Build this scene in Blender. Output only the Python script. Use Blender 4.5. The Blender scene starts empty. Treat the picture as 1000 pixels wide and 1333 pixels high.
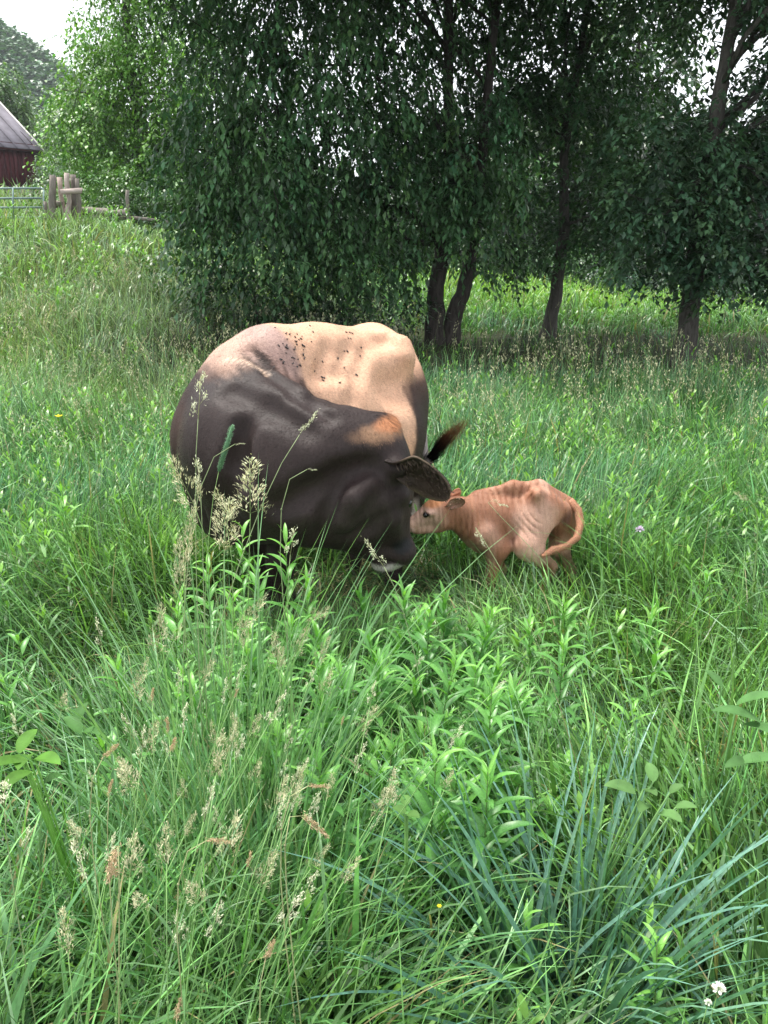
import bpy, math, random, os
import numpy as np
from mathutils import Vector, Matrix

random.seed(7)
RNG = np.random.default_rng(7)
SC = bpy.context.scene
COL = SC.collection

# ------------------------------------------------------------------ camera, sky, sun, exposure
EYE = 1.65
PITCH = math.radians(17.8)
FPX = 1078.0
cam_d = bpy.data.cameras.new('camera')
cam = bpy.data.objects.new('camera', cam_d)
COL.objects.link(cam)
cam.location = (0, 0, EYE)
cam.rotation_euler = (math.radians(90) - PITCH, 0, 0)
cam_d.sensor_fit = 'VERTICAL'
cam_d.sensor_height = 24.0
cam_d.lens = 24.0 * FPX / 1333.0
cam_d.clip_start = 0.05
cam_d.clip_end = 2000
SC.camera = cam

SUN_EL, SUN_AZ = math.radians(68), math.radians(-50)     # azimuth from +Y, clockwise positive
world = bpy.data.worlds.new("World")
SC.world = world
world.use_nodes = True
wn, wl = world.node_tree.nodes, world.node_tree.links
bg = wn['Background']
sky = wn.new('ShaderNodeTexSky')
sky.sky_type = 'NISHITA'
sky.sun_disc = False
sky.sun_elevation = SUN_EL
sky.sun_rotation = SUN_AZ
hs = wn.new('ShaderNodeHueSaturation')
hs.inputs['Saturation'].default_value = 0.45
mx = wn.new('ShaderNodeMixRGB')
mx.inputs[0].default_value = 0.82                         # a closed layer of bright white cloud over the blue
mx.inputs[2].default_value = (10.2, 10.6, 11.0, 1)
wl.new(sky.outputs[0], hs.inputs['Color'])
wl.new(hs.outputs[0], mx.inputs[1])
wl.new(mx.outputs[0], bg.inputs[0])
bg.inputs[1].default_value = 0.09
sun_d = bpy.data.lights.new('sun', 'SUN')
sun_d.energy = 3.4
sun_d.angle = math.radians(16)
sun_d.color = (1.0, 0.96, 0.88)
sun = bpy.data.objects.new('sun', sun_d)
COL.objects.link(sun)
sdir = Vector((math.sin(SUN_AZ) * math.cos(SUN_EL), math.cos(SUN_AZ) * math.cos(SUN_EL), math.sin(SUN_EL)))
sun.rotation_euler = sdir.to_track_quat('Z', 'Y').to_euler()
SC.view_settings.view_transform = 'Standard'
SC.view_settings.look = 'None'
SC.view_settings.exposure = 1.12
SC.view_settings.gamma = 1.0
SC.view_settings.use_curve_mapping = False
cy = SC.cycles
cy.max_bounces = 7
cy.diffuse_bounces = 4
cy.glossy_bounces = 2
cy.transmission_bounces = 4
cy.transparent_max_bounces = 4
cy.volume_bounces = 0
cy.use_denoising = True
cy.sample_clamp_indirect = 6
cy.caustics_reflective = False
cy.caustics_refractive = False


def P(px, py, Y):
    """the place at forward distance Y that the photograph shows at px, py"""
    u = (px - 500.0) / FPX
    v = -(py - 666.5) / FPX
    d = np.array([u, math.cos(PITCH) + v * math.sin(PITCH), -math.sin(PITCH) + v * math.cos(PITCH)])
    p = d * (Y / d[1])
    p[2] += EYE
    return p


def px2m(Y, z=0.8):
    return (Y * math.cos(PITCH) + (EYE - z) * math.sin(PITCH)) / FPX


# ------------------------------------------------------------------ numeric helpers
_g = np.random.default_rng(11).random((257, 257))


def vnoise(x, y, s=1.0):
    x = np.asarray(x, float) * s + 1000.0
    y = np.asarray(y, float) * s + 1000.0
    xi, yi = np.floor(x).astype(int), np.floor(y).astype(int)
    fx, fy = x - xi, y - yi
    fx = fx * fx * (3 - 2 * fx)
    fy = fy * fy * (3 - 2 * fy)
    a, b = _g[xi % 256, yi % 256], _g[(xi + 1) % 256, yi % 256]
    c, d = _g[xi % 256, (yi + 1) % 256], _g[(xi + 1) % 256, (yi + 1) % 256]
    return (a * (1 - fx) + b * fx) * (1 - fy) + (c * (1 - fx) + d * fx) * fy


def fbm(x, y, s=1.0):
    return (vnoise(x, y, s) * .55 + vnoise(x + 31, y + 7, s * 2.1) * .28 + vnoise(x - 5, y + 50, s * 4.3) * .17)


def S(t):
    t = np.clip(t, 0, 1)
    return t * t * (3 - 2 * t)


def ground(x, y):
    x = np.asarray(x, float)
    y = np.asarray(y, float)
    z = 2.15 * S((y - 6) / 18) * S((2.5 - x) / 10)
    z = z + np.where(y > 25, (y - 25) * 0.095, 0) * S((-2 - x) / 8) * (y < 70) + np.where(y >= 70, 45 * .095, 0) * S((-2 - x) / 8)
    z = z + .62 * S((y - 16) / 12) * S((9 - x) / 7) * S((x + 1) / 3)
    z = z - np.clip(y - 28, 0, 30) * 0.10 * S((x + 1) / 6)
    z = z + 0.16 * (fbm(x, y, .35) - .5) * S((y - 4) / 4) * (y < 60)
    z = z + 0.10 * (fbm(x + 9, y, .9) - .5) * S((np.hypot(x, y - 3.6) - 1.2) / 1.0)
    return z


def link(o, parent=None):
    COL.objects.link(o)
    if parent is not None:
        o.parent = parent
    return o


def tag(o, label=None, cat=None, group=None, kind=None):
    for k, v in (('label', label), ('category', cat), ('group', group), ('kind', kind)):
        if v:
            o[k] = v
    return o


def empty(name, loc, label, cat, group=None, kind=None):
    o = bpy.data.objects.new(name, None)
    o.empty_display_size = .1
    o.location = loc
    link(o)
    return tag(o, label, cat, group, kind)


def mesh_np(name, V, faces, mat, col=None, smooth=True):
    """faces: list of integer arrays (n,k)"""
    me = bpy.data.meshes.new(name)
    V = np.asarray(V, np.float32)
    me.vertices.add(len(V))
    me.vertices.foreach_set('co', V.ravel())
    faces = [np.asarray(f, np.int32) for f in faces if len(f)]
    nl = sum(f.size for f in faces)
    nf = sum(len(f) for f in faces)
    me.loops.add(nl)
    me.polygons.add(nf)
    me.loops.foreach_set('vertex_index', np.concatenate([f.ravel() for f in faces]))
    starts, st = [], 0
    for f in faces:
        starts.append(st + np.arange(len(f), dtype=np.int32) * f.shape[1])
        st += f.size
    me.polygons.foreach_set('loop_start', np.concatenate(starts))
    me.update(calc_edges=True)
    if smooth:
        me.polygons.foreach_set('use_smooth', np.ones(nf, bool))
    if col is not None:
        a = me.color_attributes.new('tint', 'FLOAT_COLOR', 'POINT')
        c = np.ones((len(V), 4), np.float32)
        c[:, :3] = col
        a.data.foreach_set('color', c.ravel())
    me.materials.append(mat)
    return me


def obj(name, me, parent=None, loc=None):
    o = bpy.data.objects.new(name, me)
    if loc is not None:
        o.location = loc
    return link(o, parent)


ORD = ['leftmost', 'second from left', 'third from left', 'fourth from left', 'fifth from left', 'sixth from left', 'seventh from left', 'eighth from left', 'ninth from left', 'tenth from left', 'eleventh from left', 'twelfth from left', 'thirteenth from left', 'fourteenth from left', 'fifteenth from left', 'rightmost']


def rank_labels(items):
    """items: (thing, key, x across the view); look-alikes are told apart by their order from the left"""
    b = {}
    for o, k, x in items:
        b.setdefault(k, []).append((x, o))
    for k, l in b.items():
        l.sort(key=lambda t: t[0])
        for i, (x, o) in enumerate(l):
            o['label'] = (ORD[min(i, 15) if i < len(l) - 1 else 15] + ' of the ' + k) if len(l) > 1 else 'the only one of the ' + k


def child(name, me, parent, **k):
    """part of a thing built in world coordinates"""
    o = obj(name, me, parent)
    if parent.type == 'EMPTY':
        o.matrix_parent_inverse = Matrix.Translation(Vector(parent_world(parent))).inverted()
    return o


def parent_world(p):
    v = Vector((0, 0, 0))
    while p is not None:
        if p.type == 'EMPTY':
            v += p.location
        p = p.parent
    return v


class MB:
    """collects tubes, boxes and sheets into one mesh"""
    def __init__(s):
        s.v, s.q, s.t, s.c, s.n = [], [], [], [], 0

    def add(s, V, q=None, t=None, c=(1, 1, 1)):
        V = np.asarray(V, float)
        if q is not None and len(q):
            s.q.append(np.asarray(q) + s.n)
        if t is not None and len(t):
            s.t.append(np.asarray(t) + s.n)
        s.v.append(V)
        cc = np.asarray(c, float)
        s.c.append(np.broadcast_to(cc, (len(V), 3)) if cc.ndim == 1 else cc)
        s.n += len(V)

    def tube(s, pts, rad, n=6, c=(1, 1, 1), wob=0.0, seed=0, cap=True):
        pts = np.asarray(pts, float)
        rad = np.broadcast_to(np.asarray(rad, float), (len(pts),))
        T = np.gradient(pts, axis=0)
        T /= np.linalg.norm(T, axis=1)[:, None] + 1e-9
        ref = np.array([1.0, 0, 0]) if abs(T[:, 0]).mean() < .7 else np.array([0, 1.0, 0])
        A = np.cross(T, ref)
        A /= np.linalg.norm(A, axis=1)[:, None] + 1e-9
        B = np.cross(T, A)
        th = np.arange(n) / n * 2 * math.pi
        r = rad[:, None] * np.ones((1, n))
        if wob:
            rr = np.random.default_rng(seed)
            r = r * (1 + wob * (rr.random((len(pts), n)) - .5) + wob * (rr.random((1, n)) - .5))
        V = pts[:, None, :] + r[..., None] * (np.cos(th)[None, :, None] * A[:, None, :] + np.sin(th)[None, :, None] * B[:, None, :])
        k = len(pts)
        i = np.arange(k - 1)[:, None] * n
        j = np.arange(n)[None, :]
        q = np.stack([i + j, i + (j + 1) % n, i + n + (j + 1) % n, i + n + j], -1).reshape(-1, 4)
        V = V.reshape(-1, 3)
        t = []
        if cap:
            V = np.vstack([V, pts[0], pts[-1]])
            for a in range(n):
                t.append((k * n, (a + 1) % n, a))
                t.append((k * n + 1, (k - 1) * n + a, (k - 1) * n + (a + 1) % n))
        s.add(V, q, t, c)

    def box(s, c0, size, R=None, c=(1, 1, 1), jit=0.0, seed=0):
        x, y, z = [d / 2 for d in size]
        V = np.array([(-x, -y, -z), (x, -y, -z), (x, y, -z), (-x, y, -z), (-x, -y, z), (x, -y, z), (x, y, z), (-x, y, z)])
        if jit:
            V = V + np.random.default_rng(seed).normal(0, jit, V.shape)
        if R is not None:
            V = V @ np.asarray(R).T
        s.add(V + np.asarray(c0), [(0, 3, 2, 1), (4, 5, 6, 7), (0, 1, 5, 4), (1, 2, 6, 5), (2, 3, 7, 6), (3, 0, 4, 7)], None, c)

    def mesh(s, name, mat, smooth=True):
        return mesh_np(name, np.vstack(s.v), ([np.vstack(s.q)] if s.q else []) + ([np.vstack(s.t)] if s.t else []), mat, np.vstack(s.c), smooth)

    def build(s, name, mat, parent=None, smooth=True, loc=None):
        return obj(name, s.mesh(name, mat, smooth), parent, loc)


def blades_np(base, az, L, W, t0, bend, col, segs=5, tipcol=None, fold=False, belly=0.0, twist=None):
    """ribbons (grass blades or leaves). base (n,3), everything else per blade. returns V,quads,tris,C"""
    n = len(base)
    h = np.stack([np.cos(az), np.sin(az), np.zeros(n)], 1)
    side = np.stack([-np.sin(az), np.cos(az), np.zeros(n)], 1)
    pos = base.copy()
    rows, prev = [], None
    cols = []
    for k in range(segs + 1):
        u = k / segs
        th = t0 + bend * u ** 1.3
        d = np.sin(th)[:, None] * h + np.cos(th)[:, None] * np.array([0, 0, 1.0])
        if k:
            pos = pos + d * (L / segs)[:, None]
        if belly:
            w = (math.sin(math.pi * min(1, (u * .97 + .03)) ** belly)) ** .8 + .04
        else:
            w = (.55 + .9 * u) if u < .3 else .82 * (1 - ((u - .3) / .7) ** 1.7) + .0
            w = w + .02
        sd = side
        if twist is not None:
            nn = np.cross(d, side)
            a = twist * u
            sd = side * np.cos(a)[:, None] + nn * np.sin(a)[:, None]
        c = col if tipcol is None else col * (1 - u ** 1.5) + tipcol * u ** 1.5
        if k == segs:
            rows.append(pos[:, None, :])
            cols.append(c[:, None, :])
        elif fold:
            nn = np.cross(side, d)
            off = sd * (W * w / 2)[:, None]
            dn = nn * (W * w * .18)[:, None]
            rows.append(np.stack([pos - off + dn * -1, pos, pos + off + dn * -1], 1))
            cols.append(np.stack([c, c * .88, c], 1))
        else:
            off = sd * (W * w / 2)[:, None]
            rows.append(np.stack([pos - off, pos + off], 1))
            cols.append(np.stack([c, c], 1))
    V = np.concatenate(rows, 1)
    C = np.concatenate(cols, 1)
    per = V.shape[1]
    m = 3 if fold else 2
    q, t = [], []
    for k in range(segs - 1):
        for j in range(m - 1):
            a = k * m + j
            q.append((a, a + 1, a + m + 1, a + m))
    a = (segs - 1) * m
    for j in range(m - 1):
        t.append((a + j, a + j + 1, a + m))
    st = (np.arange(n) * per)[:, None, None]
    Q = (np.array(q)[None] + st).reshape(-1, 4) if q else np.zeros((0, 4), int)
    T = (np.array(t)[None] + st).reshape(-1, 3)
    return V.reshape(-1, 3), Q, T, np.clip(C.reshape(-1, 3), 0, 1)


def leaves_np(base, az, L, W, t0, bend, col):
    """small tree leaves: pointed at both ends, creased across the middle. returns V,quads,tris,C"""
    n = len(base)
    h = np.stack([np.cos(az), np.sin(az), np.zeros(n)], 1)
    side = np.stack([-np.sin(az), np.cos(az), np.zeros(n)], 1)
    up = np.array([0, 0, 1.0])
    d1 = np.sin(t0)[:, None] * h + np.cos(t0)[:, None] * up
    d2 = np.sin(t0 + bend)[:, None] * h + np.cos(t0 + bend)[:, None] * up
    mid = base + d1 * (L * .48)[:, None]
    tip = mid + d2 * (L * .52)[:, None]
    o = side * (W / 2)[:, None]
    V = np.stack([base, mid - o, tip, mid + o], 1).reshape(-1, 3)
    i = np.arange(n)[:, None] * 4
    T = np.vstack([np.hstack([i, i + 3, i + 1]), np.hstack([i + 1, i + 3, i + 2])])
    return V, np.zeros((0, 4), int), T, np.clip(np.repeat(col, 4, 0), 0, 1)


# ------------------------------------------------------------------ materials
def new_mat(name):
    m = bpy.data.materials.new(name)
    m.use_nodes = True
    nt = m.node_tree
    b = nt.nodes['Principled BSDF']
    return m, nt, b


def leaf_mat(name, trans=.35, rough=.5, spec=.35, mott=.25, gain=(1, 1, 1)):
    m, nt, b = new_mat(name)
    N, L = nt.nodes, nt.links
    at = N.new('ShaderNodeAttribute')
    at.attribute_name = 'tint'
    nz = N.new('ShaderNodeTexNoise')
    nz.inputs['Scale'].default_value = 38
    nz.inputs['Detail'].default_value = 3
    tc = N.new('ShaderNodeTexCoord')
    L.new(tc.outputs['Object'], nz.inputs['Vector'])
    mr = N.new('ShaderNodeMapRange')
    mr.inputs['From Min'].default_value = .3
    mr.inputs['From Max'].default_value = .7
    mr.inputs['To Min'].default_value = 1 - mott
    mr.inputs['To Max'].default_value = 1 + mott
    L.new(nz.outputs['Fac'], mr.inputs['Value'])
    mu = N.new('ShaderNodeVectorMath')
    mu.operation = 'SCALE'
    L.new(at.outputs['Color'], mu.inputs[0])
    L.new(mr.outputs[0], mu.inputs['Scale'])
    L.new(mu.outputs[0], b.inputs['Base Color'])
    b.inputs['Roughness'].default_value = rough
    b.inputs['Specular IOR Level'].default_value = spec
    tr = N.new('ShaderNodeBsdfTranslucent')
    g = N.new('ShaderNodeMixRGB')
    g.blend_type = 'MULTIPLY'
    g.inputs[0].default_value = 1
    g.inputs[2].default_value = (1.35 * gain[0], 1.5 * gain[1], .6 * gain[2], 1)
    L.new(mu.outputs[0], g.inputs[1])
    L.new(g.outputs[0], tr.inputs['Color'])
    ms = N.new('ShaderNodeMixShader')
    ms.inputs[0].default_value = trans
    L.new(b.outputs[0], ms.inputs[1])
    L.new(tr.outputs[0], ms.inputs[2])
    L.new(ms.outputs[0], N['Material Output'].inputs['Surface'])
    return m


def rough_mat(name, base, var=.35, scale=(8, 8, 8), rough=.85, bump=.4, bdist=.01, spec=.2, metallic=0, detail=6, tint=False):
    m, nt, b = new_mat(name)
    N, L = nt.nodes, nt.links
    tc = N.new('ShaderNodeTexCoord')
    mp = N.new('ShaderNodeMapping')
    mp.inputs['Scale'].default_value = scale
    L.new(tc.outputs['Object'], mp.inputs['Vector'])
    nz = N.new('ShaderNodeTexNoise')
    nz.inputs['Scale'].default_value = 1
    nz.inputs['Detail'].default_value = detail
    nz.inputs['Roughness'].default_value = .65
    L.new(mp.outputs[0], nz.inputs['Vector'])
    cr = N.new('ShaderNodeValToRGB')
    cr.color_ramp.elements[0].position = .3
    cr.color_ramp.elements[1].position = .7
    cr.color_ramp.elements[0].color = (*[c * (1 - var) for c in base], 1)
    cr.color_ramp.elements[1].color = (*[min(1, c * (1 + var)) for c in base], 1)
    L.new(nz.outputs['Fac'], cr.inputs[0])
    if tint:
        at = N.new('ShaderNodeAttribute')
        at.attribute_name = 'tint'
        g = N.new('ShaderNodeMixRGB')
        g.blend_type = 'MULTIPLY'
        g.inputs[0].default_value = 1
        L.new(cr.outputs[0], g.inputs[1])
        L.new(at.outputs['Color'], g.inputs[2])
        L.new(g.outputs[0], b.inputs['Base Color'])
    else:
        L.new(cr.outputs[0], b.inputs['Base Color'])
    bp = N.new('ShaderNodeBump')
    bp.inputs['Strength'].default_value = bump
    bp.inputs['Distance'].default_value = bdist
    L.new(nz.outputs['Fac'], bp.inputs['Height'])
    L.new(bp.outputs[0], b.inputs['Normal'])
    b.inputs['Roughness'].default_value = rough
    b.inputs['Specular IOR Level'].default_value = spec
    b.inputs['Metallic'].default_value = metallic
    return m


def coat_mat(name, scale, bump, rough, sheen, wrinkle=0.0, var=.2, spec=.3):
    """short hair: the tint attribute carries the coat's own colours"""
    m, nt, b = new_mat(name)
    N, L = nt.nodes, nt.links
    at = N.new('ShaderNodeAttribute')
    at.attribute_name = 'tint'
    tc = N.new('ShaderNodeTexCoord')
    mp = N.new('ShaderNodeMapping')
    mp.inputs['Scale'].default_value = (1, 1, .35)
    mp.inputs['Rotation'].default_value = (0, .5, 0)
    L.new(tc.outputs['Object'], mp.inputs['Vector'])
    n1 = N.new('ShaderNodeTexNoise')
    n1.inputs['Scale'].default_value = scale
    n1.inputs['Detail'].default_value = 4
    n1.inputs['Roughness'].default_value = .7
    L.new(mp.outputs[0], n1.inputs['Vector'])
    n2 = N.new('ShaderNodeTexNoise')
    n2.inputs['Scale'].default_value = 9
    n2.inputs['Detail'].default_value = 5
    L.new(tc.outputs['Object'], n2.inputs['Vector'])
    ad = N.new('ShaderNodeMath')
    ad.operation = 'ADD'
    L.new(n1.outputs['Fac'], ad.inputs[0])
    L.new(n2.outputs['Fac'], ad.inputs[1])
    mr = N.new('ShaderNodeMapRange')
    mr.inputs['From Min'].default_value = .6
    mr.inputs['From Max'].default_value = 1.4
    mr.inputs['To Min'].default_value = 1 - var
    mr.inputs['To Max'].default_value = 1 + var
    L.new(ad.outputs[0], mr.inputs['Value'])
    mu = N.new('ShaderNodeVectorMath')
    mu.operation = 'SCALE'
    L.new(at.outputs['Color'], mu.inputs[0])
    L.new(mr.outputs[0], mu.inputs['Scale'])
    L.new(mu.outputs[0], b.inputs['Base Color'])
    bp = N.new('ShaderNodeBump')
    bp.inputs['Strength'].default_value = bump
    bp.inputs['Distance'].default_value = .004
    L.new(n1.outputs['Fac'], bp.inputs['Height'])
    if wrinkle:
        wv = N.new('ShaderNodeTexWave')
        wv.inputs['Scale'].default_value = 13
        wv.inputs['Distortion'].default_value = 5
        wv.inputs['Detail'].default_value = 3
        wv.inputs['Detail Scale'].default_value = 2
        mp2 = N.new('ShaderNodeMapping')
        mp2.inputs['Scale'].default_value = (1, .3, .25)
        mp2.inputs['Rotation'].default_value = (0, .35, 0)
        L.new(tc.outputs['Object'], mp2.inputs['Vector'])
        L.new(mp2.outputs[0], wv.inputs['Vector'])
        b2 = N.new('ShaderNodeBump')
        b2.inputs['Strength'].default_value = wrinkle
        b2.inputs['Distance'].default_value = .008
        L.new(wv.outputs['Fac'], b2.inputs['Height'])
        L.new(b2.outputs[0], bp.inputs['Normal'])
    L.new(bp.outputs[0], b.inputs['Normal'])
    b.inputs['Roughness'].default_value = rough
    b.inputs['Specular IOR Level'].default_value = spec
    b.inputs['Sheen Weight'].default_value = sheen
    b.inputs['Sheen Roughness'].default_value = .4
    return m


M_GRASS = leaf_mat('grass_blades', .24, .36, .42, .25)
M_LEAF = leaf_mat('herb_leaves', .27, .38, .42, .22)
M_BROAD = leaf_mat('broad_leaves', .28, .6, .15, .22)
M_TREE = leaf_mat('tree_leaves', .22, .42, .45, .25)
M_SEED = leaf_mat('seed_heads', .2, .8, .1, .2, gain=(.8, .7, 1.2))
M_STEM = leaf_mat('plant_stems', .1, .55, .3, .2)
M_SOIL = rough_mat('meadow_soil', (.035, .042, .018), .5, (6, 6, 6), .95, .8, .03)
M_HILL = rough_mat('hill_floor', (.02, .045, .02), .4, (.1, .1, .1), .95, .2, .3)
M_BARK = rough_mat('bark', (.058, .050, .045), .55, (22, 22, 5), .9, 1.0, .03)
M_BARK2 = rough_mat('bark_grey', (.085, .078, .070), .5, (26, 26, 6), .9, 1.0, .02)
M_WOOD = rough_mat('weathered_wood', (.20, .175, .155), .45, (14, 14, 3), .9, .9, .02)
M_GALV = rough_mat('galvanised_tube', (.20, .28, .27), .15, (9, 9, 9), .5, .1, .002, spec=.5, metallic=.2)
M_BARN = rough_mat('barn_red_boards', (.050, .020, .021), .4, (5, 5, .7), .85, .5, .01)
M_ROOF = rough_mat('barn_roof_metal', (.125, .115, .138), .25, (1.2, 1.2, 1.2), .8, .2, .01, spec=.2)
M_TRIM = rough_mat('barn_trim', (.55, .52, .5), .2, (4, 4, 4), .8, .2, .01)
M_COW = coat_mat('cow_coat', 120, .5, .55, .02, var=.35, spec=.2)
M_CALF = coat_mat('calf_coat', 150, .5, .6, .1, wrinkle=.35, var=.2)
M_HAIR = leaf_mat('short_hair', .08, .55, .2, .12, gain=(.7, .6, 1.2))
M_EYE, _, _b = new_mat('eye')
_b.inputs['Base Color'].default_value = (.006, .004, .004, 1)
_b.inputs['Roughness'].default_value = .08
M_HOOF = rough_mat('hoof_horn', (.05, .04, .035), .3, (30, 30, 10), .6, .3, .003)
M_FLY, _, _b = new_mat('fly_black')
_b.inputs['Base Color'].default_value = (.008, .007, .008, 1)
_b.inputs['Roughness'].default_value = .4


# ------------------------------------------------------------------ implicit bodies (one continuous skin)
class SDF:
    def __init__(s, lo, hi, h):
        s.lo, s.h = np.array(lo, float), h
        s.n = np.ceil((np.array(hi) - s.lo) / h).astype(int) + 1
        s.F = np.full(s.n, 1.0, np.float32)
        s.ax = [(s.lo[i] + np.arange(s.n[i]) * h).astype(np.float32) for i in range(3)]

    def _sub(s, lo, hi):
        a = np.maximum(np.floor((lo - s.lo) / s.h).astype(int), 0)
        b = np.minimum(np.ceil((hi - s.lo) / s.h).astype(int) + 1, s.n)
        sl = tuple(slice(a[i], max(b[i], a[i])) for i in range(3))
        X = np.stack(np.meshgrid(*[s.ax[i][sl[i]] for i in range(3)], indexing='ij'), -1)
        return sl, X

    def _mix(s, sl, d, k, neg=False):
        a = s.F[sl]
        if neg:
            d = -d
            h = np.maximum(k - np.abs(a - d), 0) / k
            s.F[sl] = np.maximum(a, d) + h * h * k * .25
        else:
            h = np.maximum(k - np.abs(a - d), 0) / k
            s.F[sl] = np.minimum(a, d) - h * h * k * .25

    def cone(s, a, b, ra, rb, k=.05, flat=None, neg=False):
        """rounded cone; flat=(direction, factor) squashes it along a direction"""
        a, b = np.array(a, float), np.array(b, float)
        m = max(ra, rb) + k + 3 * s.h
        sl, X = s._sub(np.minimum(a, b) - m, np.maximum(a, b) + m)
        if X.size == 0:
            return
        A, B = a, b
        if flat is not None:
            n = np.array(flat[0], float)
            n /= np.linalg.norm(n)
            f = 1 / flat[1] - 1
            c = (a + b) / 2
            # squash about the axis line: stretch space across it
            ab = (b - a)
            t = np.clip(((X - a) @ ab) / (ab @ ab + 1e-9), 0, 1)
            C = a + t[..., None] * ab
            D = X - C
            D = D + (D @ n)[..., None] * n * f
            d = np.linalg.norm(D, axis=-1) - (ra + (rb - ra) * t)
            d = d * (flat[1] + 1) / 2
        else:
            ab = (b - a)
            t = np.clip(((X - a) @ ab) / (ab @ ab + 1e-9), 0, 1)
            d = np.linalg.norm(X - (a + t[..., None] * ab), axis=-1) - (ra + (rb - ra) * t)
        s._mix(sl, d.astype(np.float32), k, neg)

    def ell(s, c, r, R=None, k=.05, neg=False):
        c, r = np.array(c, float), np.array(r, float)
        m = r.max() + k + 3 * s.h
        sl, X = s._sub(c - m, c + m)
        if X.size == 0:
            return
        D = X - c
        if R is not None:
            D = D @ np.asarray(R)          # columns of R are the ellipsoid's axes
        q = np.linalg.norm(D / r, axis=-1)
        g = np.linalg.norm(D / (r * r), axis=-1) + 1e-6
        d = q * (q - 1) / g
        s._mix(sl, d.astype(np.float32), k, neg)

    def hit(s, px, py, push=0.0):
        for Y in np.linspace(2.4, 4.7, 700):
            p = P(px, py, Y)
            i = np.round((p - s.lo) / s.h).astype(int)
            if np.all(i >= 0) and np.all(i < s.n) and s.F[tuple(i)] < 0:
                return P(px, py, Y - push)
        return P(px, py, 3.0)

    def groove(s, pts, r, k=.05, push=0.0):
        h = [s.hit(a, b, push) for a, b in pts]
        for a, b in zip(h[:-1], h[1:]):
            s.cone(a, b, r, r, k, neg=True)

    def ridge(s, pts, r, k=.05, sink=.0):
        h = [s.hit(a, b, -sink) for a, b in pts]
        for a, b in zip(h[:-1], h[1:]):
            s.cone(a, b, r, r, k)

    def surface(s, smooth=2):
        F = s.F
        F[0], F[-1], F[:, 0], F[:, -1], F[:, :, 0], F[:, :, -1] = 1, 1, 1, 1, 1, 1
        In = F < 0
        nx, ny, nz = F.shape
        c8 = [(i, j, k) for i in (0, 1) for j in (0, 1) for k in (0, 1)]
        cnt = np.zeros((nx - 1, ny - 1, nz - 1), np.int8)
        for i, j, k in c8:
            cnt += In[i:nx - 1 + i, j:ny - 1 + j, k:nz - 1 + k]
        act = (cnt > 0) & (cnt < 8)
        idx = np.argwhere(act)
        ids = np.full(act.shape, -1, np.int64)
        ids[act] = np.arange(len(idx))
        pos = np.zeros((len(idx), 3))
        num = np.zeros(len(idx))
        for a in c8:
            for ax in range(3):
                if a[ax]:
                    continue
                b = list(a)
                b[ax] = 1
                fa = F[idx[:, 0] + a[0], idx[:, 1] + a[1], idx[:, 2] + a[2]]
                fb = F[idx[:, 0] + b[0], idx[:, 1] + b[1], idx[:, 2] + b[2]]
                x = (fa < 0) != (fb < 0)
                t = np.where(x, fa / np.where(x, fa - fb, 1), 0)
                p = idx + np.array(a, float)
                p[:, ax] += t
                pos[x] += p[x]
                num[x] += 1
        V = pos / num[:, None] * s.h + s.lo
        Q = []
        for ax in range(3):
            sl0 = [slice(None)] * 3
            sl1 = [slice(None)] * 3
            sl0[ax], sl1[ax] = slice(0, -1), slice(1, None)
            A, B = In[tuple(sl0)], In[tuple(sl1)]
            E = np.argwhere(A != B)
            u, v = (ax + 1) % 3, (ax + 2) % 3
            du, dv = np.eye(3, dtype=int)[u], np.eye(3, dtype=int)[v]
            fl = A[E[:, 0], E[:, 1], E[:, 2]]
            q = []
            for o in ((0, 0), (-1, 0), (-1, -1), (0, -1)):
                w = E + o[0] * du + o[1] * dv
                q.append(ids[w[:, 0], w[:, 1], w[:, 2]])
            q = np.stack(q, 1)
            q[~fl] = q[~fl][:, ::-1]
            Q.append(q)
        Q = np.vstack(Q)
        for _ in range(smooth):
            acc = np.zeros_like(V)
            nn = np.zeros(len(V))
            for j in range(4):
                a, b = Q[:, j], Q[:, (j + 1) % 4]
                for d in range(3):
                    acc[:, d] += np.bincount(a, V[b, d], len(V)) + np.bincount(b, V[a, d], len(V))
                nn += np.bincount(a, minlength=len(V)) + np.bincount(b, minlength=len(V))
            V = V * .4 + acc / nn[:, None] * .6
        return V, Q


def paint(V, C, c, r, col, amt=1.0, R=None, soft=.5, nz=.25):
    """blend a coat colour inside an ellipsoid, with a soft wandering edge"""
    D = V - np.asarray(c)
    if R is not None:
        D = D @ np.asarray(R)
    q = np.linalg.norm(D / np.asarray(r), axis=1)
    q = q + soft * .35 * (vnoise(V[:, 0] * 60 + V[:, 1] * 30, V[:, 2] * 24, 1.0) - .5)
    q = q + nz * (vnoise(V[:, 0] * 9 + V[:, 2] * 5, V[:, 1] * 9 - V[:, 2] * 7, 1.3) - .5)
    w = S((1 + soft / 2 - q) / soft) * amt
    return C * (1 - w[:, None]) + np.asarray(col) * w[:, None]


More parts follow.
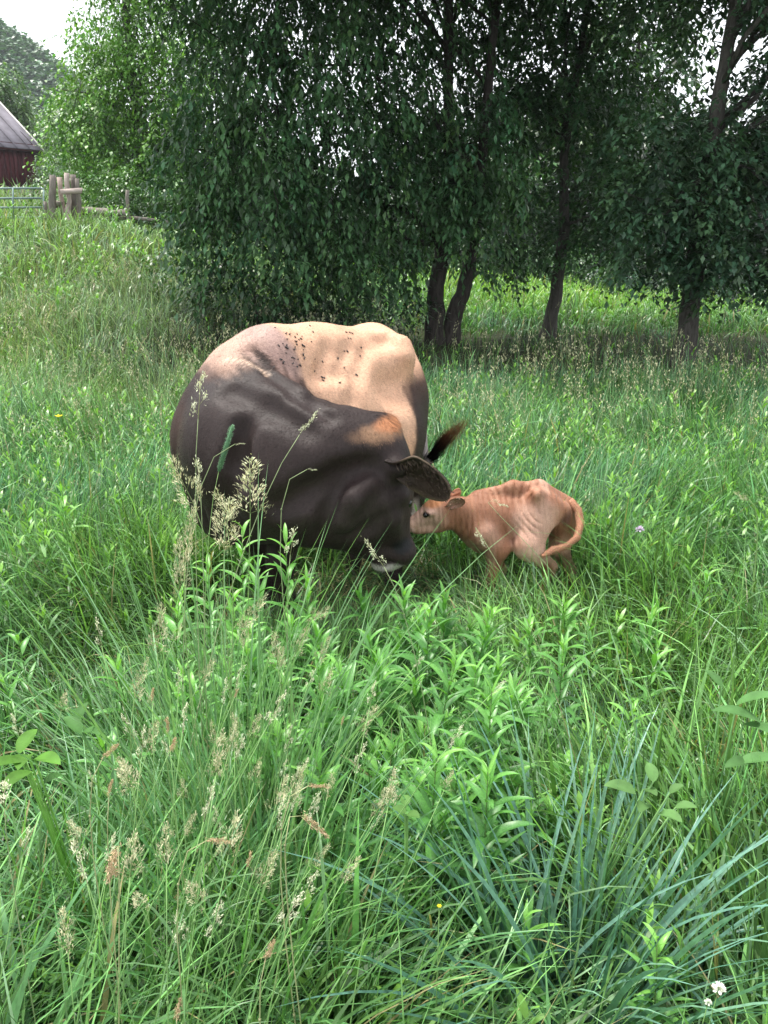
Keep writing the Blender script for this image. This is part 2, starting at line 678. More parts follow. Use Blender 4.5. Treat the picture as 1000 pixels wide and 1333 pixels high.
def fur(name, V, Q, C, n, L, flow, mat, parent, seed=1, w=.0007, lift=.28, lmap=None):
    """short hair lying along 'flow' (a vector field) over a skin"""
    r = np.random.default_rng(seed)
    T = np.vstack([Q[:, [0, 1, 2]], Q[:, [0, 2, 3]]])
    A, B, D = V[T[:, 0]], V[T[:, 1]], V[T[:, 2]]
    N = np.cross(B - A, D - A)
    ar = np.linalg.norm(N, axis=1)
    # only the skin that can be seen from in front or from the sides and above
    i = r.choice(len(T), n, p=ar / ar.sum())
    N = N / (ar[:, None] + 1e-12)
    u, v = r.random(n), r.random(n)
    f = u + v > 1
    u[f], v[f] = 1 - u[f], 1 - v[f]
    p = A[i] + (B - A)[i] * u[:, None] + (D - A)[i] * v[:, None]
    nn = N[i]
    g = flow(p)
    g = g + r.normal(0, .22, (n, 3))
    g = g - nn * np.sum(g * nn, 1)[:, None]
    g /= np.linalg.norm(g, axis=1)[:, None] + 1e-9
    ll = L * r.uniform(.5, 1.3, n)
    if lmap is not None:
        ll = ll * lmap(p)
    tip = p + (g + nn * (lift * r.uniform(.4, 1.6, n))[:, None]) * ll[:, None]
    sd = np.cross(g, nn) * (w * r.uniform(.6, 1.4, n))[:, None]
    HV = np.stack([p - nn * .001 - sd, p - nn * .001 + sd, tip], 1).reshape(-1, 3)
    c = C[T[i, 0]] * (1.05 + .42 * r.normal(0, 1, n))[:, None]
    c = np.clip(c, .004, .9)
    me = mesh_np(name, HV, [np.arange(3 * n).reshape(-1, 3)], mat, np.repeat(c, 3, 0))
    o = child(name, me, parent)
    o['kind'] = 'stuff'
    return o


def seg_dist(V, pts):
    pts = [np.asarray(p, float) for p in pts]
    d = np.full(len(V), 9.0)
    for A, B in zip(pts[:-1], pts[1:]):
        t = np.clip(((V - A) @ (B - A)) / ((B - A) @ (B - A)), 0, 1)
        d = np.minimum(d, np.linalg.norm(V - (A + t[:, None] * (B - A)), axis=1))
    return d


def paint_line(V, C, pts, r, col, amt=1.0, soft=.5, nz=.3):
    q = seg_dist(V, pts) / r
    q = q + nz * (vnoise(V[:, 0] * 14 + V[:, 2] * 9, V[:, 1] * 9 - V[:, 2] * 12, 1.3) - .5)
    w = S((1 + soft / 2 - q) / soft) * amt
    return C * (1 - w[:, None]) + np.asarray(col) * w[:, None]


# ------------------------------------------------------------------ ground and hills
def sheet(name, xs, ys, zf, mat, kind='structure'):
    X, Y = np.meshgrid(xs, ys, indexing='ij')
    Z = zf(X, Y)
    V = np.stack([X, Y, Z], -1).reshape(-1, 3)
    nx, ny = len(xs), len(ys)
    i = np.arange(nx - 1)[:, None] * ny + np.arange(ny - 1)[None]
    q = np.stack([i, i + ny, i + ny + 1, i + 1], -1).reshape(-1, 4)
    o = obj(name, mesh_np(name, V, [q], mat))
    return tag(o, kind=kind)


gx = np.concatenate([np.linspace(-160, -40, 14), np.linspace(-36, -14, 23), np.linspace(-13, 13, 105), np.linspace(14, 36, 23), np.linspace(40, 160, 14)])
gy = np.concatenate([np.linspace(-30, -2, 8), np.linspace(-1, 12, 66), np.linspace(12.4, 40, 70), np.linspace(41, 132, 30)])
sheet('ground', gx, gy, ground, M_SOIL)


def hill_z(x, y):
    a = x / np.maximum(y, 1)
    top = (68 + 14 * (fbm(x, y, .008) - .5)) * S((-a - .08) / .42) + 16 * np.exp(-((a - .5) / .35) ** 2) + 9
    return -6 + top * S((y - 118) / 190) + 3 * (fbm(x, y, .03) - .5)


sheet('hills', np.linspace(-420, 420, 80), np.linspace(112, 420, 50), hill_z, M_HILL)


def crown_cloud(cent, rad, n, size, col, r, droop=.25, asp=1.7, clump=None, cl_n=26, spread=None, var=.35, shell=.55, up=0.0, segs=2, fold=False):
    """leaves gathered in clumps through ellipsoid volumes; returns V,q,t,C, clump centres"""
    cent, rad = np.atleast_2d(cent).astype(float), np.atleast_2d(rad).astype(float)
    vol = np.prod(rad, 1) ** (2 / 3)
    nc = max(4, int(n / cl_n))
    which = r.choice(len(cent), nc, p=vol / vol.sum())
    d = r.normal(0, 1, (nc, 3))
    d /= np.linalg.norm(d, axis=1)[:, None]
    rr = shell + (1 - shell) * r.random(nc) ** .6
    rr *= np.where(r.random(nc) < .22, r.random(nc), 1)
    cc_ = cent[which] + d * rad[which] * rr[:, None]
    sp = spread if spread is not None else .09 * rad.mean()
    # every clump is a few sprays: leaves ranked along a curving, more or less hanging shoot
    ns = nc * 3
    per = max(3, cl_n // 3)
    i = np.repeat(np.arange(nc), 3 * per)
    sidx = np.repeat(np.arange(ns), per)
    m = len(i)
    saz = np.arctan2(d[:, 1], d[:, 0])[np.repeat(np.arange(nc), 3)] + r.normal(0, 1.0, ns)
    sel = np.clip(r.normal(-.25 - 1.0 * droop, .42, ns), -1.5, .9)
    sl_ = sp * r.uniform(1.6, 3.4, ns)
    t_ = np.tile((np.arange(per) + .5) / per, ns) + r.normal(0, .03, m)
    sag = t_ ** 2 * sl_[sidx] * (.25 + .5 * droop)
    hv = np.stack([np.cos(saz) * np.cos(sel), np.sin(saz) * np.cos(sel), np.sin(sel)], 1)[sidx]
    off = r.normal(0, 1, (ns, 3))[sidx] * sp * .55
    pos = cc_[i] + off + hv * (t_ * sl_[sidx])[:, None] - np.array([0, 0, 1.0]) * sag[:, None] + r.normal(0, .018, (m, 3))
    az = saz[sidx] + np.where(np.arange(m) % 2, .8, -.8) + r.normal(0, .45, m)
    L = size * r.uniform(.6, 1.35, m)
    t0 = np.clip(r.normal(math.radians(75 + droop * 75), .38, m) - sel[sidx] * .25, .2, 3.0)
    bend = r.uniform(.1, .7, m)
    tone = (1 + var * r.normal(0, 1, nc))[i] * r.uniform(.75, 1.3, m)
    c = np.clip(tone, .45, 1.6)[:, None] * np.array(col)
    c = c * (1 + np.array([.25, .08, -.1]) * r.normal(0, .4, nc)[i][:, None])
    V, Q, T, C = leaves_np(pos, az, L, L / asp, t0, bend, np.clip(c, .004, .9))
    return V, Q, T, C, cc_


def limb_path(a, b, r, sag=.12, n=7):
    a, b = np.array(a, float), np.array(b, float)
    t = np.linspace(0, 1, n)[:, None]
    L = np.linalg.norm(b - a)
    p = a + (b - a) * t
    p[:, 2] += (np.sin(t[:, 0] * math.pi) * sag * L)
    w = r.normal(0, .03 * L, (n, 3))
    w[0] = w[-1] = 0
    return p + w


def tree(name, label, base, trunks, r0, cent, rad, n, leaf, col, mat_bark, seed, limbs=14, droop=.3, asp=2.6, cl_n=30, group=None,
         spread=None, var=.35, lean_top=None, twigs=90, segs=2, shell=.5, cat='tree', fold=False, top=None):
    r = np.random.default_rng(seed)
    t = empty(name, tuple(base), label, cat, group)
    V, Q, T, C, cl = crown_cloud(cent, rad, n, leaf, col, r, droop, asp, None, cl_n, spread, var, shell, segs=segs, fold=fold)
    cr = child('crown', mesh_np('crown', V, [Q, T] if len(Q) else [T], M_TREE, C), t)
    cr['kind'] = 'stuff'
    if top:  # leaf masses above the view, added to shade the ground below
        V, Q, T, C, _ = crown_cloud(top, [(2.2, 2.0, .9)] * len(top), 2600 * len(top), leaf * 1.7, col, r, .2, asp * .8, None, cl_n, .26, var, .1, segs=segs)
        cr = child('added_shade_crown', mesh_np('added_shade_crown', V, [T], M_TREE, C), t)
        cr['kind'] = 'stuff'
    for k, tr in enumerate(trunks):
        tr = np.array(tr, float)
        u = np.linspace(0, 1, 22)
        ts = np.linspace(0, 1, len(tr))
        p = np.stack([np.interp(u, ts, tr[:, j]) for j in range(3)], 1)
        for _ in range(2):
            p[1:-1] = (p[:-2] + p[1:-1] * 2 + p[2:]) / 4
        p[1:] += r.normal(0, r0 * .07, (21, 3))
        rr = r0 * (1 - .72 * u) * (1 + .55 * np.exp(-u * 22))
        m = MB()
        m.tube(p, rr, 12, wob=.16, seed=seed + k)
        tk = child('trunk', m.mesh('trunk', mat_bark), t)
        nl = limbs // len(trunks)
        pick = cl[r.choice(len(cl), nl, replace=False)] if nl else []
        for q, c in enumerate(pick):
            # leave the trunk below the clump it feeds
            h = np.clip((c[2] - p[0, 2]) * .75 - np.hypot(*(c - p[0])[:2]) * .15, p[8, 2] - p[0, 2], (p[-1, 2] - p[0, 2]) * .92)
            a = np.array([np.interp(h + p[0, 2], p[:, 2], p[:, j]) for j in range(3)])
            ra = np.interp(h + p[0, 2], p[:, 2], rr) * .42
            path = limb_path(a, c, r)
            m = MB()
            m.tube(path, np.linspace(ra, ra * .18, 7), 6, wob=.1, seed=seed + q)
            child('limb', m.mesh('limb', mat_bark), t)
            if q == 0:
                allp = [path]
            else:
                allp.append(path)
        if twigs and nl:
            m = MB()
            pts = np.vstack([x[3:] for x in allp])
            for c in cl[r.choice(len(cl), min(twigs, len(cl)), replace=False)]:
                a = pts[np.argmin(np.linalg.norm(pts - c, axis=1) + r.uniform(0, .3, len(pts)))]
                m.tube(limb_path(a, c, r, -.04, 4), np.linspace(r0 * .055, r0 * .02, 4), 4)
            tw = child('twigs', m.mesh('twigs', mat_bark), t)
            tw['kind'] = 'stuff'
    return t


def GP(px, py_hint, Y, dz=0.0):
    p = P(px, py_hint, Y)
    return np.array([p[0], Y, float(ground(p[0], Y)) + dz])


DK = (.062, .138, .056)
# 1. two-stemmed tree with drooping dark crown
b = GP(576, 430, 14.2)
tree('twin_stemmed_tree', 'dark drooping tree with two stems from one base right behind the cow', b,
     [[b + (-.14, 0, -.1), b + (-.12, 0, 1.0), b + (.05, .1, 2.2), b + (.02, .1, 4.2), b + (-.1, .2, 8.5)],
      [b + (.08, .05, -.1), b + (.28, .05, .7), b + (.52, .1, 1.7), b + (.6, .0, 3.4), b + (.95, 0, 8.0)]],
     .165,
     [P(430, 120, 13.3), P(300, 210, 12.8), P(560, 160, 14.5), P(350, 300, 12.6), P(455, 318, 13.6), P(620, 235, 13.4), P(390, -60, 13.5), P(560, -90, 14.5), P(245, 225, 12.8), P(310, 60, 13.5), P(475, 230, 13.6), (-.8, 14.2, 7.6), (-1.2, 12.6, 6.8), (-2.6, 11.2, 6.3), (.1, 10.9, 6.5)],  # masses given in metres sit above the view, added to block light
     [(1.7, 1.5, 1.6), (1.1, 1.0, 1.35), (1.4, 1.3, 1.5), (1.35, 1.1, 1.0), (1.3, 1.1, .95), (.85, .9, 1.3), (2.0, 1.7, 1.6), (1.8, 1.6, 1.6), (.55, .7, .8), (.95, .9, 1.6), (1.4, 1.1, .9), (2.6, 2.2, 1.6), (2.4, 1.8, 1.2), (2.3, 1.7, 1.0), (2.0, 1.6, 1.0)],
     105000, .128, DK, M_BARK, 31, limbs=22, droop=.5, asp=2.5, cl_n=34, spread=.17, var=.4, twigs=160, top=[(-3.2, 13.8, 7.4), (-.6, 15.4, 8.2), (-2.0, 12.4, 7.0), (.2, 12.6, 7.0), (-4.2, 12.2, 6.8)])
# 2. slender tree
b = GP(712, 436, 15.8)
tree('slender_tree', 'slender gently bent tree standing alone between the forked tree and the thick trunk', b,
     [[b + (0, 0, -.1), b + (.12, 0, .8), b + (.22, 0, 2.0), b + (.1, 0, 3.3), b + (.35, 0, 5.2), b + (.5, 0, 9)]], .135,
     [P(740, 120, 15.8), P(690, 40, 15.5), P(700, 250, 16.4), P(790, 220, 16.2), P(760, -60, 15.8), P(645, 150, 15.5), (3.2, 14.2, 7.6), (2.5, 11.8, 6.6), P(770, 305, 15.6), P(655, 318, 16.0)],  # masses given in metres are unseen, added to darken the grass below
     [(1.5, 1.4, .9), (1.2, 1.2, 1.3), (.9, .9, .9), (1.0, .9, 1.1), (2.6, 2.4, 1.5), (.8, .8, 1.2), (2.4, 2.2, 1.2), (1.9, 1.6, .9), (1.1, .9, .55), (.7, .8, .45)],
     52000, .12, (.048, .108, .046), M_BARK2, 32, limbs=16, droop=.4, asp=2.0, cl_n=34, spread=.17, var=.4, twigs=110, top=[(1.6, 13.6, 7.0), (3.4, 16.4, 7.4), (2.4, 15.0, 8.2), (1.8, 11.2, 6.6), (3.4, 12.6, 6.9)])
# 3. thick trunk at the right
b = GP(889, 478, 11.6)
tree('thick_trunk_tree', 'straight thick trunked tree at the right with a low grey green crown hiding its middle', b,
     [[b + (0, 0, -.1), b + (.02, 0, 1.2), b + (.06, 0, 2.6), b + (.13, 0, 4.0), b + (.2, 0, 5.2), b + (.3, 0, 8.5)]], .145,
     [P(880, 215, 11.2), P(850, 285, 11.0), P(965, 250, 11.4), P(940, 330, 11.0), P(1010, 90, 11.8), P(830, 190, 11.6), P(930, -90, 11.6), P(1080, 260, 11.4), P(985, 170, 12.0), P(920, 345, 11.2), (4.6, 12.4, 6.6), (4.6, 9.8, 5.9), P(1010, 335, 10.9), (6.9, 10.8, 4.6), (7.6, 12.5, 6.0)],  # masses in metres, overhead and off to the right, added to cast shade
     [(.9, .8, .8), (.75, .7, .75), (.9, .8, .9), (.8, .7, .45), (1.2, 1.0, 1.2), (.55, .6, .6), (1.9, 1.6, 1.1), (1.0, .9, 1.1), (1.0, .9, .8), (.6, .6, .45), (2.6, 2.2, 1.2), (2.0, 1.5, .9), (.8, .8, .5), (1.7, 1.8, 1.6), (2.2, 2.0, 1.6)],
     68000, .115, (.056, .116, .060), M_BARK2, 33, limbs=18, droop=.3, asp=2.1, cl_n=44, spread=.15, var=.45, twigs=120, top=[(5.0, 14.2, 7.2), (6.6, 13.2, 6.9), (5.2, 11.0, 6.7), (7.6, 11.2, 6.4), (4.6, 9.4, 6.3)])

# 4. bright tree at the left behind the fence
b = GP(185, 270, 31)
tree('bright_green_tree', 'tall bright green leafy tree behind the fence left of the dark trees', b,
     [[b + (0, 0, -.2), b + (.1, 0, 2.5), b + (0, 0, 6), b + (.2, 0, 11)]], .24,
     [P(170, 130, 31), P(215, 55, 30.5), P(120, 190, 30), P(230, 200, 29), P(150, 55, 32), P(185, 235, 29), P(205, -60, 31), P(100, 130, 31), P(255, 110, 29)],
     [(2.1, 2, 1.9), (2.2, 2, 2.2), (1.4, 1.4, 1.7), (1.5, 1.4, 1.9), (1.5, 1.5, 1.5), (1.7, 1.2, .9), (2.4, 2, 2), (.9, 1, 1.0), (1.3, 1.2, 1.8)],
     44000, .165, (.125, .265, .048), M_BARK2, 34, limbs=16, droop=.4, asp=2.0, cl_n=30, spread=.34, var=.3, twigs=80)
b = GP(8, 240, 82)
tree('leafy_tree', 'small yellow green tree at the left picture edge behind the barn roof', b,
     [[b + (0, 0, -.2), b + (0, 0, 3), b + (0, 0, 6)]], .2,
     [P(2, 118, 78), P(22, 160, 78), P(-30, 120, 78)], [(1.9, 1.9, 2.6), (1.5, 1.5, 2.2), (2.6, 2.6, 3)],
     6000, .42, (.085, .165, .045), M_BARK2, 35, limbs=6, cl_n=24, spread=.4, twigs=0)
b = GP(72, 240, 45)
tree('pale_bush', 'pale grey green bush beside the corner of the red barn', b,
     [[b + (0, 0, -.2), b + (0, 0, 1), b + (0, 0, 1.8)]], .06,
     [P(68, 222, 45), P(85, 215, 44)], [(.8, .7, .8), (.7, .7, .6)], 1700, .16, (.12, .19, .12), M_BARK2, 36, limbs=4, cl_n=24, spread=.16, twigs=0, cat='bush')
for k, (px, py, Y, rx, rz, c) in enumerate([(62, 178, 95, 3.2, 3.0, (.085, .14, .10)), (38, 175, 84, 1.8, 2.2, (.075, .15, .05)), (112, 170, 60, 2.2, 3.4, (.06, .13, .045))]):
    b = GP(px, 240, Y)
    tree('broadleaf_tree', ['hazy grey green tree at the foot of the far hill', 'round tree rising just right of the barn roof edge', 'mid green tree between the barn and the tall bright tree'][k], b,
         [[b + (0, 0, -.2), b + (0, 0, 3), b + (0, 0, 7)]], .2, [P(px, py, Y), P(px + 8, py + 40, Y)], [(rx, rx, rz), (rx, rx, rz * .8)],
         9000, .32, c, M_BARK2, 40 + k, limbs=5, cl_n=24, spread=.45, twigs=0, group='trees round the barn')

# 5. trees beyond the bright field, closing the view between the trunks
BT = [
    (430, 300, 30, 3.4, 2.6, (.034, .080, .032), 'dark tree beyond the field glimpsed behind the forked tree'),
    (610, 270, 33, 3.0, 2.4, (.040, .095, .035), 'tree beyond the field between the forked tree and the slender trunk'),
    (690, 215, 38, 3.4, 3.6, (.040, .085, .034), 'tall tree beyond the field just left of the slender trunk'),
    (790, 235, 36, 3.6, 3.8, (.028, .064, .028), 'dark tree beyond the field just right of the slender trunk'),
    (905, 260, 30, 3.4, 3.2, (.028, .066, .030), 'dark tree beyond the field behind the thick trunk'),
    (1010, 250, 27, 3.2, 3.2, (.030, .066, .032), 'dark tree beyond the field at the right picture edge'),
    (1120, 230, 30, 4.0, 4.5, (.035, .075, .034), 'tree beyond the field outside the right picture edge'),
    (310, 250, 30, 2.8, 2.6, (.045, .105, .036), 'tree behind the far gate and the drooping dark branches'),
    (830, 70, 34, 2.5, 2.6, (.050, .105, .040), 'taller crown showing yellow green against the sky gap on the right'),
]
for k, (px, py, Y, rx, rz, c, lab) in enumerate(BT):
    cpos = P(px, py, Y)
    b = GP(px, 350, Y)
    b[0] = cpos[0]
    low = np.array([cpos[0], Y, max(b[2] + 1.3, cpos[2] - rz)])
    tree('background_tree', lab, b, [[b + (0, 0, -.2), (cpos + b) / 2 + (.2, 0, 0), cpos + (0, 0, rz * .5)]], .18,
         [cpos, low + (1.2, -.4, 0), low + (-1.3, 0, .3)], [(rx, rx * .8, rz), (rx * .7, rx * .6, 1.5), (rx * .7, rx * .6, 1.6)],
         15000 if k != 8 else 7000, .33, c, M_BARK, 60 + k, limbs=8, cl_n=28, spread=.34, droop=.4, asp=2.0, var=.45, twigs=20, group='trees beyond the field')
# shrubs at the far edge of the field
SH = [(655, 330, 29, 1.2, .8, (.085, .19, .085), 'pale green bushy shrub at the field edge left of the slender trunk'),
      (700, 335, 30, .9, .6, (.13, .22, .14), 'grey white flecked shrub close behind the slender trunk'),
      (755, 345, 27, 1.2, .7, (.075, .17, .06), 'low bright shrub just right of the slender trunk'),
      (820, 372, 24, 1.3, .6, (.034, .075, .04), 'dark low shrub left of the thick trunk'),
      (950, 385, 21, 1.3, .6, (.032, .07, .04), 'dark low shrub right of the thick trunk'),
      (1040, 395, 20, 1.2, .7, (.04, .09, .04), 'dark low shrub at the right picture edge'),
      (600, 345, 28, 1.2, .8, (.07, .16, .05), 'green shrub seen through the fork of the two stemmed tree'),
      (330, 378, 12.9, 1.0, .40, (.034, .080, .028), 'leafy undergrowth bush below the drooping branches left of the cow'),
      (255, 345, 14.5, 1.0, .35, (.050, .115, .035), 'low yellow green bush on the slope below the far gate'),
      (440, 392, 13.6, 1.5, .42, (.028, .06, .026), 'dark undergrowth bush in deep shade above the back of the cow'),
      (150, 250, 25.5, 2.6, .8, (.055, .13, .036), 'dense green hedge behind the leaning wooden post'),
      (225, 262, 25.0, 1.6, .6, (.045, .11, .035), 'green hedge right of the leaning wooden post')]
for k, (px, py, Y, rx, rz, c, lab) in enumerate(SH):
    cpos = P(px, py, Y)
    b = np.array([cpos[0], Y, float(ground(cpos[0], Y))])
    tree('shrub', lab, b, [[b + (0, 0, -.1), b + (.05, 0, .3), cpos]], .035, [cpos, (cpos + b * 1.0) / 2], [(rx, rx * .7, rz), (rx * .9, rx * .6, rz * .8)],
         int(2600 * rx), .14 if Y > 18 else .10, c, M_BARK2, 90 + k, limbs=5, cl_n=24, spread=.16, droop=.2, asp=2.4, var=.35, twigs=12, group='shrubs and undergrowth', cat='bush')

# distant wood on the hill: one mass
r = np.random.default_rng(77)
hx, hy = [], []
a = np.concatenate([r.uniform(-.75, -.15, 2300), r.uniform(-1.1, .8, 1300)])
hy = r.uniform(150, 330, 3600)
hx = a * hy
hz = hill_z(hx, hy)
keep = hz > -3
cen = np.stack([hx, hy, hz + 3], 1)[keep]
m_ = len(cen)
per = 26
i = np.repeat(np.arange(m_), per)
d = r.normal(0, 1, (m_ * per, 3))
d /= np.linalg.norm(d, axis=1)[:, None]
d[:, 2] = np.abs(d[:, 2])
R0 = r.uniform(2.2, 3.6, m_)
pos = cen[i] + d * R0[i][:, None] * np.array([1, 1, 1.25])
tone = (r.uniform(.6, 1.5, m_))[i] * r.uniform(.7, 1.3, m_ * per)
V, Q, T, C = leaves_np(pos, r.uniform(0, 6.28, len(i)), r.uniform(1.1, 2.0, len(i)), r.uniform(1.0, 1.8, len(i)), r.uniform(.7, 2.2, len(i)), r.uniform(.2, 1, len(i)),
                       tone[:, None] * np.array((.045, .105, .050)))
o = obj('distant_wood', mesh_np('distant_wood', V, [Q, T], M_TREE, C))
tag(o, 'hazy blue green wooded hillside rising behind the red barn', 'woodland', kind='stuff')

# ------------------------------------------------------------------ the barn
corner = P(49, 240, 60)
gz = float(ground(corner[0], 60)) - .25
corner[2] = gz
W = np.array([-.62, -.785, 0]); W /= np.linalg.norm(W)       # along the wall, towards the viewer's left
D = np.array([-.785, .62, 0]); D /= np.linalg.norm(D)        # into the barn
HE = P(49, 188, 60)[2] - gz
LB, DB, RH = 13.0, 9.0, 3.0
barn = empty('barn', tuple(corner), 'dark red board barn with a purple grey metal roof at the left picture edge', 'barn')
m = MB()
Rb = np.stack([W, D, np.array([0, 0, 1.0])], 1)


def bw(u, v, z):
    return corner + W * u + D * v + np.array([0, 0, z])


m.box(bw(LB / 2, DB / 2, HE / 2), (LB, DB, HE), Rb, (1, 1, 1))
for e in (0, LB):                                            # gable triangles
    V0 = [bw(e - .02, 0, HE), bw(e - .02, DB, HE), bw(e - .02, DB / 2, HE + RH), bw(e + .02, 0, HE), bw(e + .02, DB, HE), bw(e + .02, DB / 2, HE + RH)]
    m.add(V0, [(0, 1, 4, 3), (1, 2, 5, 4), (2, 0, 3, 5)], [(0, 2, 1), (3, 4, 5)])
child('wall', m.mesh('wall', M_BARN, False), barn)
m = MB()
r = np.random.default_rng(4)
for k in range(44):
    m.box(bw(k * LB / 44 + .15, -.025 - .012 * (k % 3), HE / 2 - .03), (LB / 44 * .94, .03, HE - .1), Rb, np.array([1, 1, 1]) * r.uniform(.85, 1.15), .003, k)
bd = child('siding_boards', m.mesh('siding_boards', rough_mat('barn_siding', (.080, .022, .026), .4, (6, 6, .8), .85, .5, .01, tint=True), False), barn)
bd['kind'] = 'stuff'
m = MB()
m.box(bw(-.05, -.07, HE / 2), (.16, .06, HE - .05), Rb)
m.box(bw(-.06, .10, HE / 2), (.05, .20, HE - .05), Rb)
child('corner_board', m.mesh('corner_board', rough_mat('barn_corner', (.16, .13, .13), .5, (7, 7, 1), .9, .5, .01), False), barn)
sl = math.hypot(DB / 2 + .45, RH + .4)
for side in (0, 1):
    for k in range(15):
        u0, u1 = -.45 + k * (LB + .9) / 15, -.45 + (k + 1) * (LB + .9) / 15
        m = MB()
        lo_v, hi_v = (-.45, DB / 2) if side == 0 else (DB + .45, DB / 2)
        lo_z, hi_z = HE - .40, HE + RH + .05
        for uu0, uu1, dz in ((u0 + .02, u1 - .04, 0), (u1 - .045, u1 + .015, .05)):
            A = [bw(uu0, lo_v, lo_z + dz), bw(uu1, lo_v, lo_z + dz), bw(uu1, hi_v, hi_z + dz), bw(uu0, hi_v, hi_z + dz)]
            B = [p + np.array([0, 0, .045]) for p in A]
            m.add(A + B, [(0, 3, 2, 1), (4, 5, 6, 7), (0, 1, 5, 4), (1, 2, 6, 5), (2, 3, 7, 6), (3, 0, 4, 7)])
        child('roof_panel', m.mesh('roof_panel', M_ROOF, False), barn)
m = MB()
for lo_v in (-.47, DB + .47):
    A = [bw(-.50, lo_v, HE - .50), bw(-.44, lo_v, HE - .50), bw(-.44, DB / 2, HE + RH - .06), bw(-.50, DB / 2, HE + RH - .06)]
    B = [p + np.array([0, 0, .22]) for p in A]
    m.add(A + B, [(0, 3, 2, 1), (4, 5, 6, 7), (0, 1, 5, 4), (1, 2, 6, 5), (2, 3, 7, 6), (3, 0, 4, 7)])
child('rake_board', m.mesh('rake_board', M_TRIM, False), barn)
m = MB()
m.box(bw(LB / 2, -.40, HE - .48), (LB + .8, .04, .14), Rb)
child('fascia', m.mesh('fascia', M_BARN, False), barn)


# ------------------------------------------------------------------ gates and old wooden posts
def post(name, pa, pb, r0, label, group, cat='post', mat=None, seed=0, n=6, wob=.55):
    pa, pb = np.array(pa, float), np.array(pb, float)
    t = np.linspace(0, 1, 7)[:, None]
    p = pa + (pb - pa) * t + np.random.default_rng(seed).normal(0, r0 * .12, (7, 3))
    m = MB()
    m.tube(p, np.linspace(r0 * 1.05, r0 * .85, 7), n, wob=wob, seed=seed)
    o = m.build(name, mat or M_WOOD, None, False)
    # put the origin at the foot
    o.data.transform(Matrix.Translation(Vector(-pa)))
    o.location = pa
    return tag(o, label, cat, group)


YF = 23.0


def gate(x0, x1, ys, Y, label, rad, verts):
    g = empty('tube_gate', tuple(P(x1, ys[-1], Y)), label, 'gate', 'metal gates in the old fence')
    for y in ys:
        m = MB()
        m.tube([P(x0, y, Y), P((x0 + x1) / 2, y + .4, Y), P(x1 - 3, y, Y)], rad, 8)
        child('rail', m.mesh('rail', M_GALV), g)
    for vx in verts:
        m = MB()
        m.tube([P(vx, ys[0] + (2 if vx == x1 else 0), Y - .03), P(vx, ys[-1] + 2, Y - .03)], rad * .9, 8)
        child('upright', m.mesh('upright', M_GALV), g)
    m = MB()
    m.tube([P(x1 - 3.5, ys[0], Y), P(x1 - 1, ys[0] + .7, Y), P(x1, ys[0] + 3, Y)], rad, 8)
    child('corner_bend', m.mesh('corner_bend', M_GALV), g)
    return g


gate(-150, 57, [245, 258, 270, 283], YF, 'pale galvanised tube gate at the left before the red barn', .026, [57, 17, -60, -140])
gate(172, 232, [277, 288, 301], YF + 1.6, 'thin pale tube gate half hidden by the drooping dark leaves', .022, [232, 174])
post('wooden_post', P(66, 310, YF - .2), P(69, 228, YF - .2), .075, 'grey wooden gate post leaning slightly next to the tube gate', 'old wooden fence posts', seed=1)
post('wooden_post', P(60, 305, YF - .1), P(60, 262, YF - .1), .06, 'short pale stub post between the tube gate and the grey gate post', 'old wooden fence posts', seed=11)
post('wooden_post', P(84.5, 298, YF + .1), P(78, 231, YF + .1), .07, 'crooked pinkish split log leaning left in the post cluster', 'old wooden fence posts', seed=2, mat=rough_mat('split_wood_pink', (.42, .33, .29), .4, (14, 14, 3), .9, .9, .02))
post('wooden_post', P(91, 296, YF + .0), P(87, 225, YF + .0), .08, 'tallest split log with a jagged top in the post cluster', 'old wooden fence posts', seed=3, mat=rough_mat('split_wood_pale', (.40, .33, .30), .4, (14, 14, 3), .9, .9, .02))
post('wooden_post', P(98, 296, YF + .2), P(94.5, 227, YF + .2), .07, 'thin dark upright rail in the middle of the post cluster', 'old wooden fence posts', seed=4)
post('wooden_post', P(106, 297, YF + .1), P(101, 232, YF + .1), .06, 'right hand upright log of the post cluster with a flat top', 'old wooden fence posts', seed=5)
m = MB()
c = P(93, 248.5, YF - .2)
m.box(c, (.56, .06, .13), Matrix.Rotation(math.radians(-3), 3, 'Y'), jit=.012, seed=3)
o = m.build('cross_board', rough_mat('board_pink', (.44, .36, .33), .35, (3, 14, 14), .9, .6, .01), None, False)
tag(o, 'short pale board nailed across the top of the post cluster', 'board')
post('stump_log', P(85, 293, YF - .25), P(112, 293, YF - .1), .15, 'grey weathered log lying at the foot of the post cluster', 'old wooden logs', 'log', seed=6)
post('fence_rail', P(68, 266, YF + .1), P(83, 265, YF + .1), .085, 'short round rail between the gate post and the post cluster', 'old wooden rails', 'rail', seed=7)
post('fence_rail', P(107, 274, YF + .2), P(168, 279, YF + .5), .085, 'upper long grey rail running right from the post cluster', 'old wooden rails', 'rail', seed=8)
post('fence_rail', P(168, 283, YF + .5), P(236, 292, YF + 1.5), .05, 'pale rail running right from the lone fence post into the leaves', 'old wooden rails', 'rail', seed=18)
post('fence_rail', P(118, 280, YF + .3), P(166, 284, YF + .6), .06, 'lower thin grey rail under the long rail', 'old wooden rails', 'rail', seed=9)
post('wooden_post', P(167, 300, YF + .5), P(166, 247, YF + .5), .055, 'single grey fence post standing apart before the hedge', 'old wooden fence posts', seed=10)


# ------------------------------------------------------------------ the cow
CO = np.array([-.262, 3.68, 0])
CF = np.array([-.61, -.79, 0]) / math.hypot(.61, .79)
CL = np.array([-CF[1], CF[0], 0])
CR = np.stack([CF, CL, np.array([0, 0, 1.0])], 1)


def cw(x, y, z):
    return CO + CF * x + CL * y + np.array([0, 0, z])


